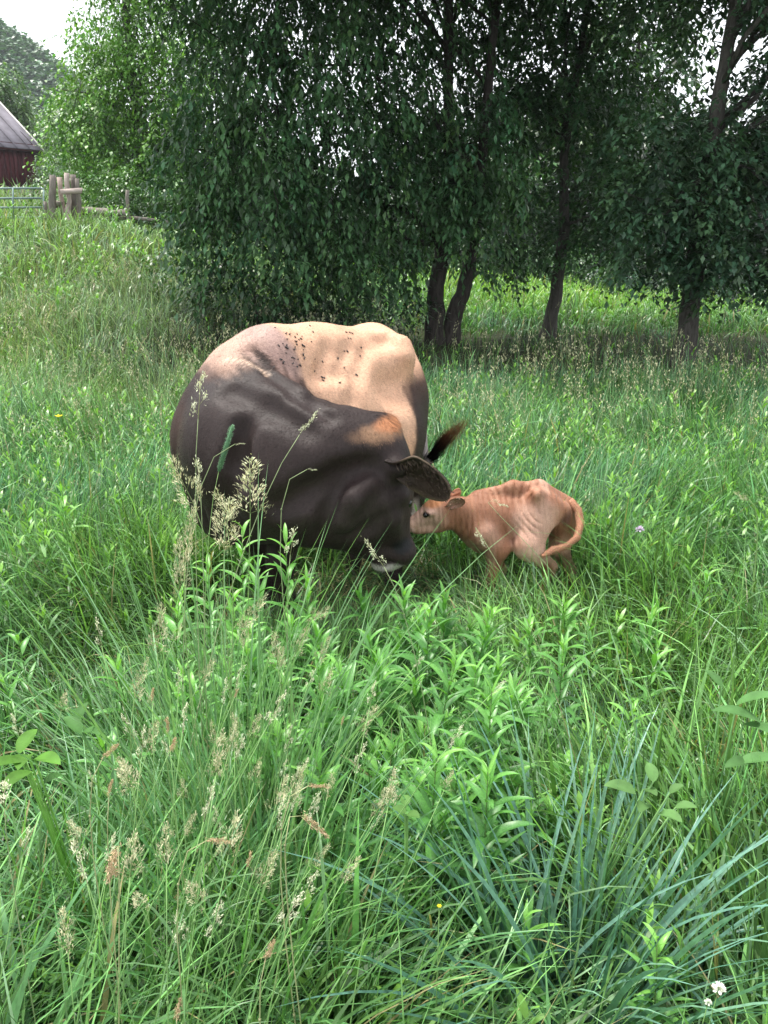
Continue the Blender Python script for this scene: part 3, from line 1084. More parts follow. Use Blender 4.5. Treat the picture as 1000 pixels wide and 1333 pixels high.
DARK = (.0255, .0165, .0158)
TAN = (.56, .335, .225)
ROSE = (.33, .215, .185)
ORNG = (.36, .155, .075)
WHIT = (.38, .345, .32)
BRWN = (.050, .024, .017)

s = SDF((-1.15, 2.35, -.02), (.70, 4.6, 1.5), .0115)
# trunk
s.ell(cw(-.02, 0, .90), (.53, .315, .37), CR, .1)
s.ell(cw(-.14, .02, .80), (.38, .335, .30), CR, .1)
s.cone(cw(.32, 0, 1.215), cw(.05, 0, 1.22), .06, .07, .13)
s.cone(cw(.05, 0, 1.22), cw(-.34, 0, 1.205), .07, .07, .14)
s.cone(cw(-.34, 0, 1.205), cw(-.57, 0, 1.13), .07, .05, .12)
s.ell(cw(-.38, 0, 1.0), (.21, .175, .22), CR, .12)
for q in (-1, 1):
    s.ell(cw(-.33, q * .185, 1.165), (.075, .045, .045), CR, .10)     # hook bones
    s.cone(cw(-.33, q * .185, 1.15), cw(-.20, q * .20, 1.10), .04, .03, .10)
    s.ell(cw(-.54, q * .065, 1.06), (.05, .045, .055), CR, .08)        # pin bones
    s.ell(cw(-.15, q * .315, 1.08), (.11, .10, .09), CR, .10, neg=True)   # hollow flank
    s.ell(cw(-.47, q * .20, 1.13), (.09, .06, .06), CR, .10, neg=True)
    s.cone(cw(-.40, q * .12, .94), cw(-.35, q * .14, .64), .15, .10, .1, flat=(CL, .62))
    s.cone(cw(.28, q * .09, 1.19), cw(.44, q * .17, .84), .065, .13, .10, flat=(CL, .6))      # shoulder blade
    s.ell(cw(.43, q * .16, .80), (.15, .10, .22), CR, .12)
s.ell(cw(.35, 0, .92), (.25, .225, .35), CR, .12)
s.ell(cw(.50, 0, .74), (.15, .16, .20), CR, .12)
s.cone(cw(.60, 0, .60), cw(.42, 0, .54), .085, .07, .1)
s.ell(cw(-.34, 0, .60), (.15, .12, .12), CR, .08)                    # udder
# the near shoulder rises to the withers
s.cone(P(330, 488, 3.34), P(290, 575, 3.26), .085, .15, .16)
s.cone(P(292, 565, 3.28), P(295, 650, 3.24), .145, .13, .12)
s.ell(P(292, 520, 3.32), (.115, .14, .12), None, .12)
s.cone(P(305, 482, 3.36), P(346, 460, 3.42), .075, .06, .12)
s.cone(P(346, 460, 3.42), P(388, 456, 3.56), .06, .07, .12)
s.cone(P(355, 438, 3.50), P(366, 440, 3.55), .018, .02, .08)
s.cone(P(352, 466, 3.34), P(330, 486, 3.34), .055, .075, .12)
# legs
LEGS = {
    'fl': [cw(.42, .16, .62), cw(.46, .14, .40), cw(.42, .13, .20), cw(.43, .13, .075)],
    'fr': [cw(.36, -.16, .62), cw(.33, -.14, .40), cw(.27, -.13, .20), cw(.28, -.13, .075)],
    'hl': [cw(-.36, .15, .64), cw(-.47, .15, .46), cw(-.32, .16, .22), cw(-.29, .165, .075)],
    'hr': [cw(-.36, -.13, .64), cw(-.46, -.12, .46), cw(-.33, -.10, .22), cw(-.30, -.10, .075)],
}
for k, p in LEGS.items():
    front = k[0] == 'f'
    r = (.095, .052, .035, .042) if front else (.105, .052, .037, .042)
    for i in range(3):
        s.cone(p[i], p[i + 1], r[i], r[i + 1], .04)
    s.ell(p[1], (.055, .048, .065), CR, .03)
# neck, bent round to the cow's left
VW = np.array([.15, -1.0, .18])            # across the neck
NK = [(300, 575, 3.26, .170), (330, 583, 3.06, .228), (372, 598, 2.94, .220), (412, 612, 2.88, .200), (448, 618, 2.86, .165), (478, 608, 2.88, .130)]
for a, b in zip(NK[:-1], NK[1:]):
    s.cone(P(*a[:3]), P(*b[:3]), a[3], b[3], .14, flat=(VW, .60))
# crest of the neck
s.cone(P(300, 480, 3.20), P(350, 500, 3.11), .026, .030, .06)
s.cone(P(350, 500, 3.11), P(400, 533, 3.02), .030, .030, .06)
s.cone(P(400, 532, 3.00), P(455, 556, 2.95), .032, .036, .06)
s.cone(P(455, 558, 2.95), P(494, 562, 2.93), .042, .05, .05)
# valleys: under the crest, behind the cheek, along the throat
# dewlap and throat
s.cone(P(300, 690, 3.0), P(408, 676, 2.86), .05, .05, .12, flat=(VW, .5))
# head
s.cone(P(490, 590, 2.90), P(497, 642, 2.90), .088, .098, .06, flat=(VW, .95))
s.ell(P(447, 655, 2.86), (.125, .075, .125), None, .07)               # cheek and jaw
s.ell(P(478, 668, 2.86), (.120, .085, .110), None, .06)
s.cone(P(497, 642, 2.90), P(513, 708, 2.91), .098, .066, .05, flat=(VW, .8))
s.cone(P(444, 696, 2.87), P(496, 722, 2.89), .046, .040, .05)         # lower jaw
s.ell(P(519, 718, 2.91), (.068, .07, .055), None, .025)               # muzzle
s.ell(P(500, 736, 2.905), (.050, .05, .020), None, .025)                # chin
s.cone(P(484, 560, 2.93), P(504, 556, 2.95), .045, .045, .04)         # poll
s.ell(P(541, 716, 2.86), (.014, .02, .012), None, .012, neg=True)     # nostril
s.groove([(482, 726), (505, 731), (534, 733)], .006, .012)   # mouth line
s.ell(P(522, 646, 2.82), (.03, .03, .025), None, .03)                 # brow
# folds of skin: behind the jaw, along the neck, over the shoulder and beside the crest
s.groove([(507, 606), (470, 612), (440, 622), (405, 640), (360, 662)], .033, .06, -.002)
s.groove([(440, 640), (425, 668), (416, 700)], .020, .05)
s.groove([(322, 548), (304, 600), (298, 660)], .010, .09)
s.groove([(300, 508), (345, 528), (400, 560)], .013, .08)
s.groove([(500, 672), (478, 690), (455, 700)], .010, .05)
s.groove([(326, 456), (350, 484), (385, 512), (430, 545)], .016, .035)
s.groove([(330, 640), (316, 600), (318, 560)], .008, .08)
s.ridge([(480, 630), (462, 650), (448, 680)], .012, .06)
s.ridge([(505, 652), (512, 676), (516, 700)], .010, .05)
for xx in (412, 436, 460):
    s.groove([(xx + 18, 452), (xx + 6, 485), (xx, 520)], .005, .07)       # faint ribs
s.ridge([(480, 438), (505, 438), (524, 446), (529, 462)], .018, .05)
s.cone(P(490, 600, 2.88), P(522, 611, 2.78), .050, .026, .05)
# tail root
s.cone(cw(-.56, 0, 1.15), cw(-.66, 0, 1.05), .045, .034, .05)
V, Q = s.surface(2)
# fine folds where the crest meets the shoulder
C = np.tile(np.array(TAN), (len(V), 1))
Lx = (V - CO) @ CF
Ly = (V - CO) @ CL
Lz = V[:, 2]
nzz = fbm(V[:, 0] * 6 + V[:, 2] * 4, V[:, 1] * 6, 1.2) - .5 + .5 * (vnoise(V[:, 0] * 60 + V[:, 1] * 30, V[:, 2] * 22, 1.0) - .5)


def mixc(C, w, col):
    w = np.clip(w, 0, 1)[:, None]
    return C * (1 - w) + np.array(col) * w


C = mixc(C, S((.90 - Lz + nzz * .15) / .3) * S((Lx + .6) / .3) * .5, (.34, .17, .09))
C = mixc(C, S((.66 - Lz + nzz * .1) / .16), BRWN)
hind = S((-.25 - Lx + .35 * (1.1 - Lz) + nzz * .08) / .07)
C = mixc(C, hind * S((1.13 - Lz) / .10), BRWN)       # dark thigh
C = mixc(C, hind * S((1.04 - Lz) / .12) * .8, DARK)
C = paint(V, C, P(305, 505, 3.25), (.262, .45, .27), ROSE, 1, None, .16, .12)
C = mixc(C, S((Lx - .34 + nzz * .1) / .08), ROSE)
dk = Lx - .30 - .9 * (Lz - 1.12)
C = mixc(C, S((dk + nzz * .14) / .12) * S((1.30 - Lz + nzz * .1) / .12), BRWN)
C = mixc(C, S((dk - .04 + nzz * .1) / .10) * S((1.24 - Lz + nzz * .1) / .12), DARK)
C = mixc(C, S((.46 - Lz) / .1), DARK)
# neck and head are dark brown black
neckw = np.zeros(len(V))
for a, b in zip(NK[:-1], NK[1:]):
    A, B = P(*a[:3]), P(*b[:3])
    t = np.clip(((V - A) @ (B - A)) / ((B - A) @ (B - A)), 0, 1)
    d = np.linalg.norm(V - (A + t[:, None] * (B - A)), axis=1)
    neckw = np.maximum(neckw, S((a[3] * 1.12 - d) / .05))
C = mixc(C, neckw, DARK)
for c_, r_ in ((P(490, 645, 2.88), .24), (P(440, 640, 2.87), .26), (P(425, 575, 2.98), .15), (P(455, 580, 2.95), .12), (P(255, 640, 3.1), .26), (P(370, 530, 3.05), .10), (P(405, 545, 3.0), .08), (P(350, 508, 3.10), .07)):
    C = paint(V, C, c_, (r_,) * 3, DARK, 1, None, .25, .1)
C = paint(V, C, P(222, 560, 3.15), (.08, .3, .20), BRWN, .5, None, .9, .3)
C = paint(V, C, P(452, 664, 2.80), (.15, .3, .10), (.040, .028, .027), .7, None, 1.0, .4)
C = paint(V, C, P(350, 600, 2.95), (.20, .3, .12), (.034, .022, .021), .6, None, 1.0, .4)
# crest: dark line with streaks of pale and golden hair on it
C = paint_line(V, C, [P(285, 528, 3.05), P(310, 512, 3.05), P(350, 520, 3.0), P(420, 560, 2.9)], .115, DARK, 1, .35, .3)
C = paint_line(V, C, [P(318, 462, 3.2), P(352, 490, 3.10), P(400, 526, 3.02), P(450, 552, 2.94)], .040, DARK, 1, .6, .4)
C = paint(V, C, P(272, 455, 3.22), (.15, .3, .085), (.40, .26, .20), .9, None, 1.0, .4)
C = paint_line(V, C, [P(328, 452, 3.3), P(352, 480, 3.18), P(400, 522, 3.05), P(452, 550, 2.95)], .020, (.018, .010, .009), .9, .8, .4)
arc = seg_dist(V, [P(300, 430, 3.2), P(240, 520, 3.2)])
stk = S(.5 + .9 * np.sin(arc * 330 + 5 * vnoise(V[:, 0] * 13, V[:, 2] * 13)))
w0 = S((.036 - seg_dist(V, [P(294, 462, 3.2), P(322, 474, 3.17), P(345, 494, 3.12)])) / .02) * (.25 + .75 * stk)
C = mixc(C, w0 * .9, (.52, .38, .29))
w0 = S((.026 - seg_dist(V, [P(340, 492, 3.12), P(374, 516, 3.06)])) / .02) * (.3 + .7 * stk)
C = mixc(C, w0 * .8, (.36, .21, .11))
# poll
C = paint(V, C, P(488, 560, 2.90), (.10, .16, .028), (.30, .17, .10), .7, None, .9, .4)
C = paint(V, C, P(503, 549, 2.94), (.058, .14, .027), ORNG, 1, None, .5, .3)
# pale ring at the muzzle
C = paint_line(V, C, [s.hit(484, 734), s.hit(500, 741), s.hit(520, 740)], .017, WHIT, .95, .7, .8)
C = paint_line(V, C, [s.hit(542, 700), s.hit(545, 716), s.hit(541, 732)], .013, WHIT, .8, .8, .6)
C = paint_line(V, C, [P(528, 562, 2.93), P(534, 602, 2.93)], .012, (.45, .36, .28), .9, .6)
C = paint(V, C, P(525, 712, 2.84), (.040, .1, .030), (.012, .011, .013), 1, None, .4, .1)
wl_ = S((Ly - .10) / .03) * S((.50 - Lz) / .06) * S((-.16 - Lx) / .05) * S((.215 - Ly + nzz * .02) / .02) * (np.abs(V[:, 0] - (P(541, 750, 3.8)[0])) < .022)
C = mixc(C, wl_, (.5, .44, .38))
cow = empty('cow', (CO[0], CO[1], 0), 'brown cow with a tan back and dark neck bending her head round to the calf', 'cow')
cow_z = 0.0


cow_body = child('body', mesh_np('cow_body', V, [Q], M_COW, C), cow)


def cow_flow(p):
    hx_ = S((p[:, 1] < 3.02) * 1.0)[:, None]
    bod = -CF + np.array([0, 0, -.7])
    hed = np.array([.35, .0, -.9])
    nk = np.array([-.8, .25, -.45])
    w_ = S((p[:, 0] - P(440, 600, 2.9)[0]) / .12)[:, None]
    return (bod * (1 - hx_) + hx_ * (hed * w_ + nk * (1 - w_))) + (fbm(p[:, 0] * 3, p[:, 2] * 3)[:, None] - .5) * np.array([1.2, 0, .8])


def cow_len(p):
    a_ = np.linalg.norm(p - P(325, 478, 3.17), axis=1)
    b_ = np.linalg.norm(p - P(500, 550, 2.94), axis=1)
    c_ = np.linalg.norm(p - P(505, 625, 2.80), axis=1)
    return 1 + 1.2 * S((.14 - a_) / .08) + 1.6 * S((.10 - b_) / .06) + .8 * S((.05 - c_) / .03)


fur('coat_hair', V, Q, C, 180000, .011, cow_flow, M_HAIR, cow, 12, .0008, .20, cow_len)


def ball(c, r, n=12):
    m = MB()
    th = np.linspace(0, math.pi, n)
    V = []
    for t in th:
        for k in range(n):
            a = 2 * math.pi * k / n
            V.append((math.sin(t) * math.cos(a), math.sin(t) * math.sin(a), math.cos(t)))
    V = np.array(V) * r + c
    q = [(i * n + j, i * n + (j + 1) % n, (i + 1) * n + (j + 1) % n, (i + 1) * n + j) for i in range(n - 1) for j in range(n)]
    m.add(V, q)
    return m


def hoof(p, fwd, parent, w=.045, h=.075):
    """a cloven hoof: two claws"""
    lat = np.array([-fwd[1], fwd[0], 0])
    m = MB()
    for q in (-1, 1):
        c = np.array([p[0], p[1], 0]) + lat * q * w * .52
        ring = []
        for z, f in ((0, 1.0), (h * .5, .9), (h, .68)):
            for k in range(8):
                a = 2 * math.pi * k / 8
                fx = math.cos(a)
                ring.append(c + fwd * (fx * w * 1.15 * f + (.012 if fx > 0 else 0) * (1 - z / h)) + lat * math.sin(a) * w * .5 * f + np.array([0, 0, z + float(ground(p[0], p[1]))]))
        V = np.array(ring + [c + np.array([0, 0, h + float(ground(p[0], p[1]))])])
        qd = [(i * 8 + j, i * 8 + (j + 1) % 8, (i + 1) * 8 + (j + 1) % 8, (i + 1) * 8 + j) for i in range(2) for j in range(8)]
        t = [(24, 16 + j, 16 + (j + 1) % 8) for j in range(8)]
        m.add(V, qd, t)
    return child('hoof', m.mesh('hoof', M_HOOF), parent)


for k, p in LEGS.items():
    hoof(p[3], CF, cow)
for q in (-1, 1):
    e = P(531, 655, 2.86) if q < 0 else P(528, 648, 3.01)
    child('eye', ball(e, .017).mesh('eye', M_EYE), cow)


def ear(name, a, b, face, wid, mat, outer, inner, rim, parent, cup=1.15, hair=None, nh=260, thick=.005, furL=.009):
    """a cupped leaf shaped ear from root a to tip b, its hollow turned to 'face'"""
    a, b, face = np.array(a, float), np.array(b, float), np.array(face, float)
    ax = b - a
    L = np.linalg.norm(ax)
    ax /= L
    face = face - ax * (face @ ax)
    face /= np.linalg.norm(face)
    sd = np.cross(ax, face)
    nu, nv = 30, 19
    u = np.linspace(-.03, 1, nu)[:, None]
    v = np.linspace(-1, 1, nv)[None, :]
    uc = np.clip(u, 0, 1)
    w = wid * (.24 + .76 * S(uc / .50)) * np.sqrt(np.clip(1 - np.clip((uc - .42) / .58, 0, 1) ** 2.3, 0, 1)) + .0015
    phi = cup * (1.75 - .95 * S(uc / .45))
    R_ = w / np.sin(np.minimum(phi, 1.5))
    X = sd * (R_ * np.sin(v * phi))[..., None] + face * (R_ * (1 - np.cos(v * phi)))[..., None] + (a + ax * (u * L)[..., None])
    X = X + face * ((.10 * L * uc ** 2) - .35 * w)[..., None] + sd * (.08 * L * uc * (1 - uc))[..., None]
    X = X + face * (.0022 * np.sin(v * 9 + uc * 4) * S(uc / .3))[..., None]
    nrm = face[None, None] * np.cos(v * phi)[..., None] - sd[None, None] * np.sin(v * phi)[..., None]
    th = thick * (1.6 - uc)[..., None]
    I, O = X, X - nrm * th
    V = np.concatenate([I.reshape(-1, 3), O.reshape(-1, 3)])
    k = np.arange(nu - 1)[:, None] * nv + np.arange(nv - 1)[None]
    q1 = np.stack([k, k + 1, k + nv + 1, k + nv], -1).reshape(-1, 4)
    n0 = nu * nv
    q2 = q1[:, ::-1] + n0
    e = []
    for r_ in range(nu - 1):
        e.append((r_ * nv, r_ * nv + nv, n0 + r_ * nv + nv, n0 + r_ * nv))
        s0 = r_ * nv + nv - 1
        e.append((s0, n0 + s0, n0 + s0 + nv, s0 + nv))
    for c_ in range(nv - 1):
        s0 = (nu - 1) * nv + c_
        e.append((s0, s0 + 1, n0 + s0 + 1, n0 + s0))
    Q = np.vstack([q1, q2, np.array(e)])
    edge = S((np.abs(v) - .84) / .14) * S((uc - .1) / .3) + 0 * u
    edge = np.maximum(edge, S((uc - .93) / .05) + 0 * v)
    Ci = mixc(np.tile(np.array(inner), (n0, 1)), edge.ravel(), rim)
    Co = mixc(np.tile(np.array(outer), (n0, 1)), edge.ravel() * .7, rim)
    o = child(name, mesh_np(name, V, [Q], mat, np.vstack([Ci, Co])), parent)
    fur('ear_coat', V, Q, np.vstack([Ci, Co]), 9000 if furL > .006 else 2500, furL, lambda p: np.tile(ax, (len(p), 1)), M_HAIR, o, 31, .0006, .3)
    if hair:
        r = np.random.default_rng(3)
        iu, iv = r.integers(4, nu - 2, nh), r.integers(1, nv - 1, nh)
        base = I[iu, iv] + r.normal(0, .002, (nh, 3))
        low = (iv / nv - .5)
        tip = base + (ax * .7 + face * .55 - sd * (low * .9)[:, None] + r.normal(0, .25, (nh, 3))) * (r.uniform(.06, .17, nh) * L * .8)[:, None]
        side = np.cross(tip - base, face)
        side /= np.linalg.norm(side, axis=1)[:, None]
        w_ = .0009
        HV = np.stack([base - side * w_, base + side * w_, (base + tip) / 2 + face * .004 + side * w_ * .7, tip], 1).reshape(-1, 3)
        i = np.arange(nh)[:, None] * 4
        hc = np.array(hair) * r.uniform(.5, 1.4, nh)[:, None]
        child('ear_hair', mesh_np('ear_hair', HV, [np.hstack([i, i + 1, i + 2]), np.hstack([i, i + 2, i + 3])], M_SEED, np.repeat(hc, 4, 0)), o)
    return o


ear('ear', P(507, 606, 2.79), P(591, 634, 2.66), (.0, -.86, -.48), .092, M_COW, (.022, .014, .013), (.045, .029, .023), (.12, .085, .06), cow, .85, (.085, .062, .048), 260)
ear('ear', P(500, 575, 3.02), P(530, 580, 3.22), (.1, .8, -.4), .05, M_COW, DARK, (.05, .035, .03), (.15, .11, .08), cow, 1.0)

# tail: hangs behind the thigh then flicks out to the side
tp = [cw(-.60, .0, 1.10), cw(-.68, .02, 1.0), P(548, 530, 4.18), P(551, 565, 4.12), P(553, 592, 4.06), P(560, 602, 4.0)]
m = MB()
m.tube(tp, [.036, .030, .023, .020, .019, .017], 10, (.30, .26, .24))
tail = child('tail', m.mesh('tail', M_COW), cow)
n = 900
r = np.random.default_rng(5)
cx = np.array([(556, 600, 4.03), (568, 590, 3.98), (580, 574, 3.94), (592, 560, 3.92), (605, 545, 3.9)], float)
CP = np.array([P(*c) for c in cx])
off = r.normal(0, 1, (n, 3)) * np.array([.013, .012, .013])
ln = r.uniform(.55, 1.0, n)
V_, C_ = [], []
KS = 5
for k in range(KS + 1):
    u = k / KS * ln * 4
    i = np.minimum(u.astype(int), 3)
    f = (u - i)[:, None]
    c = CP[i] * (1 - f) + CP[i + 1] * f
    spread = (.45 + 1.15 * np.sin(np.clip(u / 4, 0, 1) * math.pi * .62) - .8 * (u / 4) ** 3)[:, None]
    p = c + off * spread
    w = .0016 * (1 - .6 * k / KS)
    V_ += [p - np.array([w, 0, w]), p + np.array([w, 0, w])]
    t = S((u / 4 - .35) / .4)[:, None]
    cc = np.array([.012, .010, .011]) * (1 - t) + np.array([.20, .075, .045]) * t
    C_ += [cc, cc]
V_ = np.stack(V_, 1)
C_ = np.stack(C_, 1)
st = np.arange(n)[:, None] * (2 * KS + 2)
Qs = np.vstack([st + np.array([[2 * k, 2 * k + 1, 2 * k + 3, 2 * k + 2]]) for k in range(KS)])
child('tail_switch', mesh_np('tail_switch', V_.reshape(-1, 3), [Qs], M_SEED, C_.reshape(-1, 3)), tail)

# flies on the back
from mathutils.bvhtree import BVHTree
cow_bvh = BVHTree.FromPolygons([tuple(v) for v in V], [tuple(int(i) for i in q) for q in Q])
fm = MB()
fm.tube([(-.0055, 0, .0018), (-.002, 0, .0026), (.002, 0, .0026), (.0045, 0, .002)], [.0012, .0024, .0022, .0014], 6)
for q in (-1, 1):
    fm.add([(.001, q * .0008, .0045), (-.007, q * .0045, .0046), (-.0075, q * .0012, .0046)], None, [(0, 1, 2)], (.5, .5, .5))
    for x in (-.002, .0005, .003):
        fm.tube([(x, q * .001, .002), (x * 1.6, q * .0045, 0)], [.0004, .0003], 3)
fly_me = fm.mesh('fly', M_FLY)
r = np.random.default_rng(21)
fl = []
for _ in range(38):
    fl.append((r.normal(385, 16), r.normal(452, 16)))
for _ in range(18):
    fl.append((r.uniform(400, 470), r.uniform(432, 505)))
for _ in range(6):
    fl.append((r.uniform(222, 240), r.uniform(560, 620)))
cnt = 0
for px, py in fl:
    if px < 300:
        side_fly = True
    d = Vector(P(px, py, 1.0) - np.array([0, 0, EYE])).normalized()
    hit = cow_bvh.ray_cast(Vector((0, 0, EYE)), d)
    if hit[0] is None:
        continue
    nrm = hit[1]
    f = bpy.data.objects.new('fly', fly_me)
    q_ = nrm.to_track_quat('Z', 'Y')
    f.matrix_world = Matrix.LocRotScale(hit[0], q_ @ Matrix.Rotation(r.uniform(0, 6.28), 3, 'Z').to_quaternion(), Vector((r.uniform(.6, 1.25),) * 3))
    link(f)
    if px < 300:
        tag(f, 'small black fly on the dark shoulder at the left edge of the cow', 'fly', 'flies on the cow')
    else:
        tag(f, 'small black fly resting on the pale back of the cow', 'fly', 'flies on the cow')
    cnt += 1

# ------------------------------------------------------------------ the calf
RUST = (.30, .136, .078)
PALE = (.52, .315, .24)
YC = 3.66
s = SDF((.05, 3.25, -.02), (1.05, 4.05, .85), .0072)
K = px2m(YC, .5)


def cc(px, py, dy=0.0):
    return P(px, py, YC + dy)


s.ell(cc(630, 684, .02), (.105, .085, .138), None, .05)               # chest
s.cone(cc(624, 674, .02), cc(690, 664, .05), .102, .090, .06)          # barrel
s.ell(cc(656, 680, .03), (.12, .095, .108), None, .05)
s.ell(cc(703, 660, .05), (.085, .075, .095), None, .06)               # rump
s.ell(cc(728, 670, .06), (.07, .07, .08), None, .06)
s.cone(cc(622, 645, .02), cc(668, 634, .04), .022, .024, .04)          # spine
s.cone(cc(668, 634, .04), cc(702, 633, .05), .024, .024, .04)
s.cone(cc(702, 633, .05), cc(743, 655, .07), .024, .022, .04)
s.ell(cc(700, 643, -.045), (.030, .03, .026), None, .04)              # hip bones
s.ell(cc(712, 640, .14), (.03, .03, .026), None, .04)
s.ell(cc(737, 664, -.01), (.022, .025, .03), None, .03)               # pin bone
s.ell(cc(677, 655, -.10), (.030, .05, .045), None, .05, neg=True)      # hollow before the hip
s.ell(cc(722, 652, -.08), (.045, .04, .03), None, .05, neg=True)
# near hind leg, bent under
s.cone(cc(708, 664, -.02), cc(688, 712, -.09), .085, .062, .045, flat=((0, 1, 0), .62))
s.cone(cc(688, 712, -.09), cc(716, 738, -.05), .056, .034, .035)
s.cone(cc(716, 738, -.05), cc(706, 772, -.09), .029, .021, .02)
s.cone(cc(706, 772, -.09), cc(702, 790, -.10), .021, .026, .02)
s.ell(cc(728, 706, -.05), (.045, .05, .05), None, .05, neg=True)       # behind the thigh
# far hind leg
s.cone(cc(732, 680, .10), cc(728, 714, .08), .070, .048, .05)
s.cone(cc(728, 714, .08), cc(742, 742, .12), .042, .030, .03)
s.cone(cc(742, 742, .12), cc(740, 775, .08), .026, .024, .02)
# front legs
s.cone(cc(630, 696, -.07), cc(648, 716, -.07), .060, .044, .05)
s.cone(cc(648, 714, -.06), cc(640, 748, -.07), .040, .029, .04)
s.cone(cc(640, 748, -.07), cc(633, 790, -.08), .027, .020, .02)
s.cone(cc(636, 712, .09), cc(650, 742, .11), .050, .033, .04)
s.cone(cc(650, 742, .11), cc(640, 778, .09), .03, .024, .02)
# neck and head
s.cone(cc(618, 676, .0), cc(592, 672, -.04), .098, .066, .05, flat=((0, 1, 0), .72))
s.cone(cc(596, 662, -.04), cc(574, 664, -.05), .055, .052, .04)
s.ell(cc(570, 663, -.05), (.062, .050, .056), None, .025)
s.ell(cc(578, 678, -.06), (.045, .04, .038), None, .03)               # jowl
s.cone(cc(560, 668, -.05), cc(538, 681, -.06), .047, .031, .025)
s.cone(cc(572, 686, -.05), cc(542, 690, -.06), .026, .020, .025)
s.ell(cc(533, 684, -.06), (.030, .033, .027), None, .018)
s.ell(cc(559, 668, -.107), (.022, .016, .014), None, .018)
s.ell(cc(553.5, 671, -.112), (.012, .014, .008), None, .006, neg=True)     # eye socket
s.ell(cc(527, 682, -.09), (.006, .01, .005), None, .005, neg=True)
V, Q = s.surface(1)
# loose newborn skin in folds
wz = vnoise(V[:, 0] * 6, V[:, 2] * 4, 1.0)
ww = vnoise(V[:, 0] * 3 + 5, V[:, 2] * 8, 1.0)
U = (V - cc(640, 700)) @ np.array([1, .1, -.1])
U = U + .25 * (V[:, 2] - .45) * np.clip((V[:, 0] - cc(650, 600)[0]) * 5, -1, 1) + .9 * (V[:, 2] - .42) ** 2
ph = U * 84 + 15 * wz + 9 * ww
fold = 1 - np.abs(np.sin(ph)) * 2
amp = S((vnoise(V[:, 0] * 9 + 2, V[:, 2] * 7, 1.0) - .25) / .4)
tor = S((V[:, 0] - cc(590, 680)[0]) / .05) * S((cc(705, 680)[0] - V[:, 0] + .15 * (V[:, 2] - .4)) / .08) * S((V[:, 2] - .30) / .1) * (.35 + .65 * amp)
V[:, 1] += np.clip(fold, 0, 1) * .0085 * tor
C = np.tile(np.array(RUST), (len(V), 1))
nzz = fbm(V[:, 0] * 12 + V[:, 1] * 3, V[:, 2] * 12, 1.0) - .5
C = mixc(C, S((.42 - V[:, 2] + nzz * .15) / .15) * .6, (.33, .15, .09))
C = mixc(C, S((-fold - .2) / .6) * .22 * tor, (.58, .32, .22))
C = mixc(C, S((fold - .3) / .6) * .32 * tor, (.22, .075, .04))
C = mixc(C, S((vnoise(V[:, 0] * 26 + V[:, 2] * 9, V[:, 2] * 7 - V[:, 0] * 4, 1.0) - .55) / .2) * .45, (.20, .080, .045))
C = mixc(C, S((vnoise(V[:, 0] * 20 - 9, V[:, 2] * 9 + V[:, 0] * 3, 1.0) - .62) / .2) * .5, (.56, .36, .27))
C = paint(V, C, cc(700, 690, -.1), (.11, .12, .13), PALE, .85, None, .7, .4)
C = paint(V, C, cc(690, 725, -.1), (.07, .12, .06), (.70, .46, .36), .8, None, .6, .3)
C = paint(V, C, cc(632, 700, -.1), (.06, .1, .07), PALE, .5, None, .8, .4)
C = paint(V, C, cc(552, 676, -.08), (.09, .12, .075), (.58, .37, .29), .85, None, .9, .5)
C = paint(V, C, cc(556, 650, -.05), (.07, .12, .032), (.50, .21, .09), .9, None, .5, .3)
C = paint(V, C, cc(533, 690, -.08), (.03, .08, .02), (.66, .46, .40), .6, None, .5, .3)
C = paint(V, C, cc(738, 676, -.02), (.03, .06, .045), (.12, .06, .05), .7, None, .6, .3)
C = paint(V, C, cc(553.5, 670.5, -.118), (.020, .03, .013), (.02, .012, .01), 1, None, .4, .1)
calf = empty('calf', (float(cc(670, 700)[0]), YC, 0), 'small rust coloured newborn calf with wrinkled skin standing hunched by the cow', 'calf')
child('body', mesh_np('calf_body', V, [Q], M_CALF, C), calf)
fur('coat_hair', V, Q, C, 50000, .0065, lambda p: np.array([.8, 0, -.6]) + (fbm(p[:, 0] * 6, p[:, 2] * 6)[:, None] - .5) * np.array([1.5, 0, 1.2]), M_HAIR, calf, 13, .0006, .35)
child('eye', ball(cc(554, 670.5, -.108), .0125).mesh('eye', M_EYE), calf)
child('eye', ball(cc(552, 669, .015), .0125).mesh('eye', M_EYE), calf)
ear('ear', cc(581, 661, -.09), cc(605, 648, -.14), (-.15, -1, -.25), .026, M_COW, (.38, .16, .09), (.50, .28, .22), (.45, .24, .16), calf, 1.0, (.5, .36, .28), 90, .003, .005)
ear('ear', cc(583, 650, .02), cc(602, 640, .10), (.1, 1, .1), .025, M_COW, (.38, .16, .09), (.5, .3, .25), (.45, .22, .14), calf, 1.0, None, 0, .003, .005)
tp = [cc(742, 652, .05), cc(753, 664, .02), cc(756, 682, -.03), cc(751, 700, -.08), cc(737, 711, -.11), cc(720, 716, -.13), cc(706, 724, -.14)]
m = MB()
m.tube(np.array(tp), [.019, .017, .016, .015, .013, .017, .007], 12, (.42, .21, .13), .10, 3)
ttv, ttq = np.vstack(m.v), np.vstack(m.q)
fur('tail_coat', ttv, ttq, np.vstack(m.c), 9000, .008, lambda p: np.array([-.4, 0, -.9]) + 0 * p, M_HAIR, calf, 15, .0007, .4)
child('tail', m.mesh('tail', M_COW), calf)
for p in (cc(704, 790, -.09), cc(740, 775, .10), cc(632, 790, -.07), cc(640, 778, .10)):
    hoof(p, np.array([-1.0, 0, 0]), calf, .026, .045)


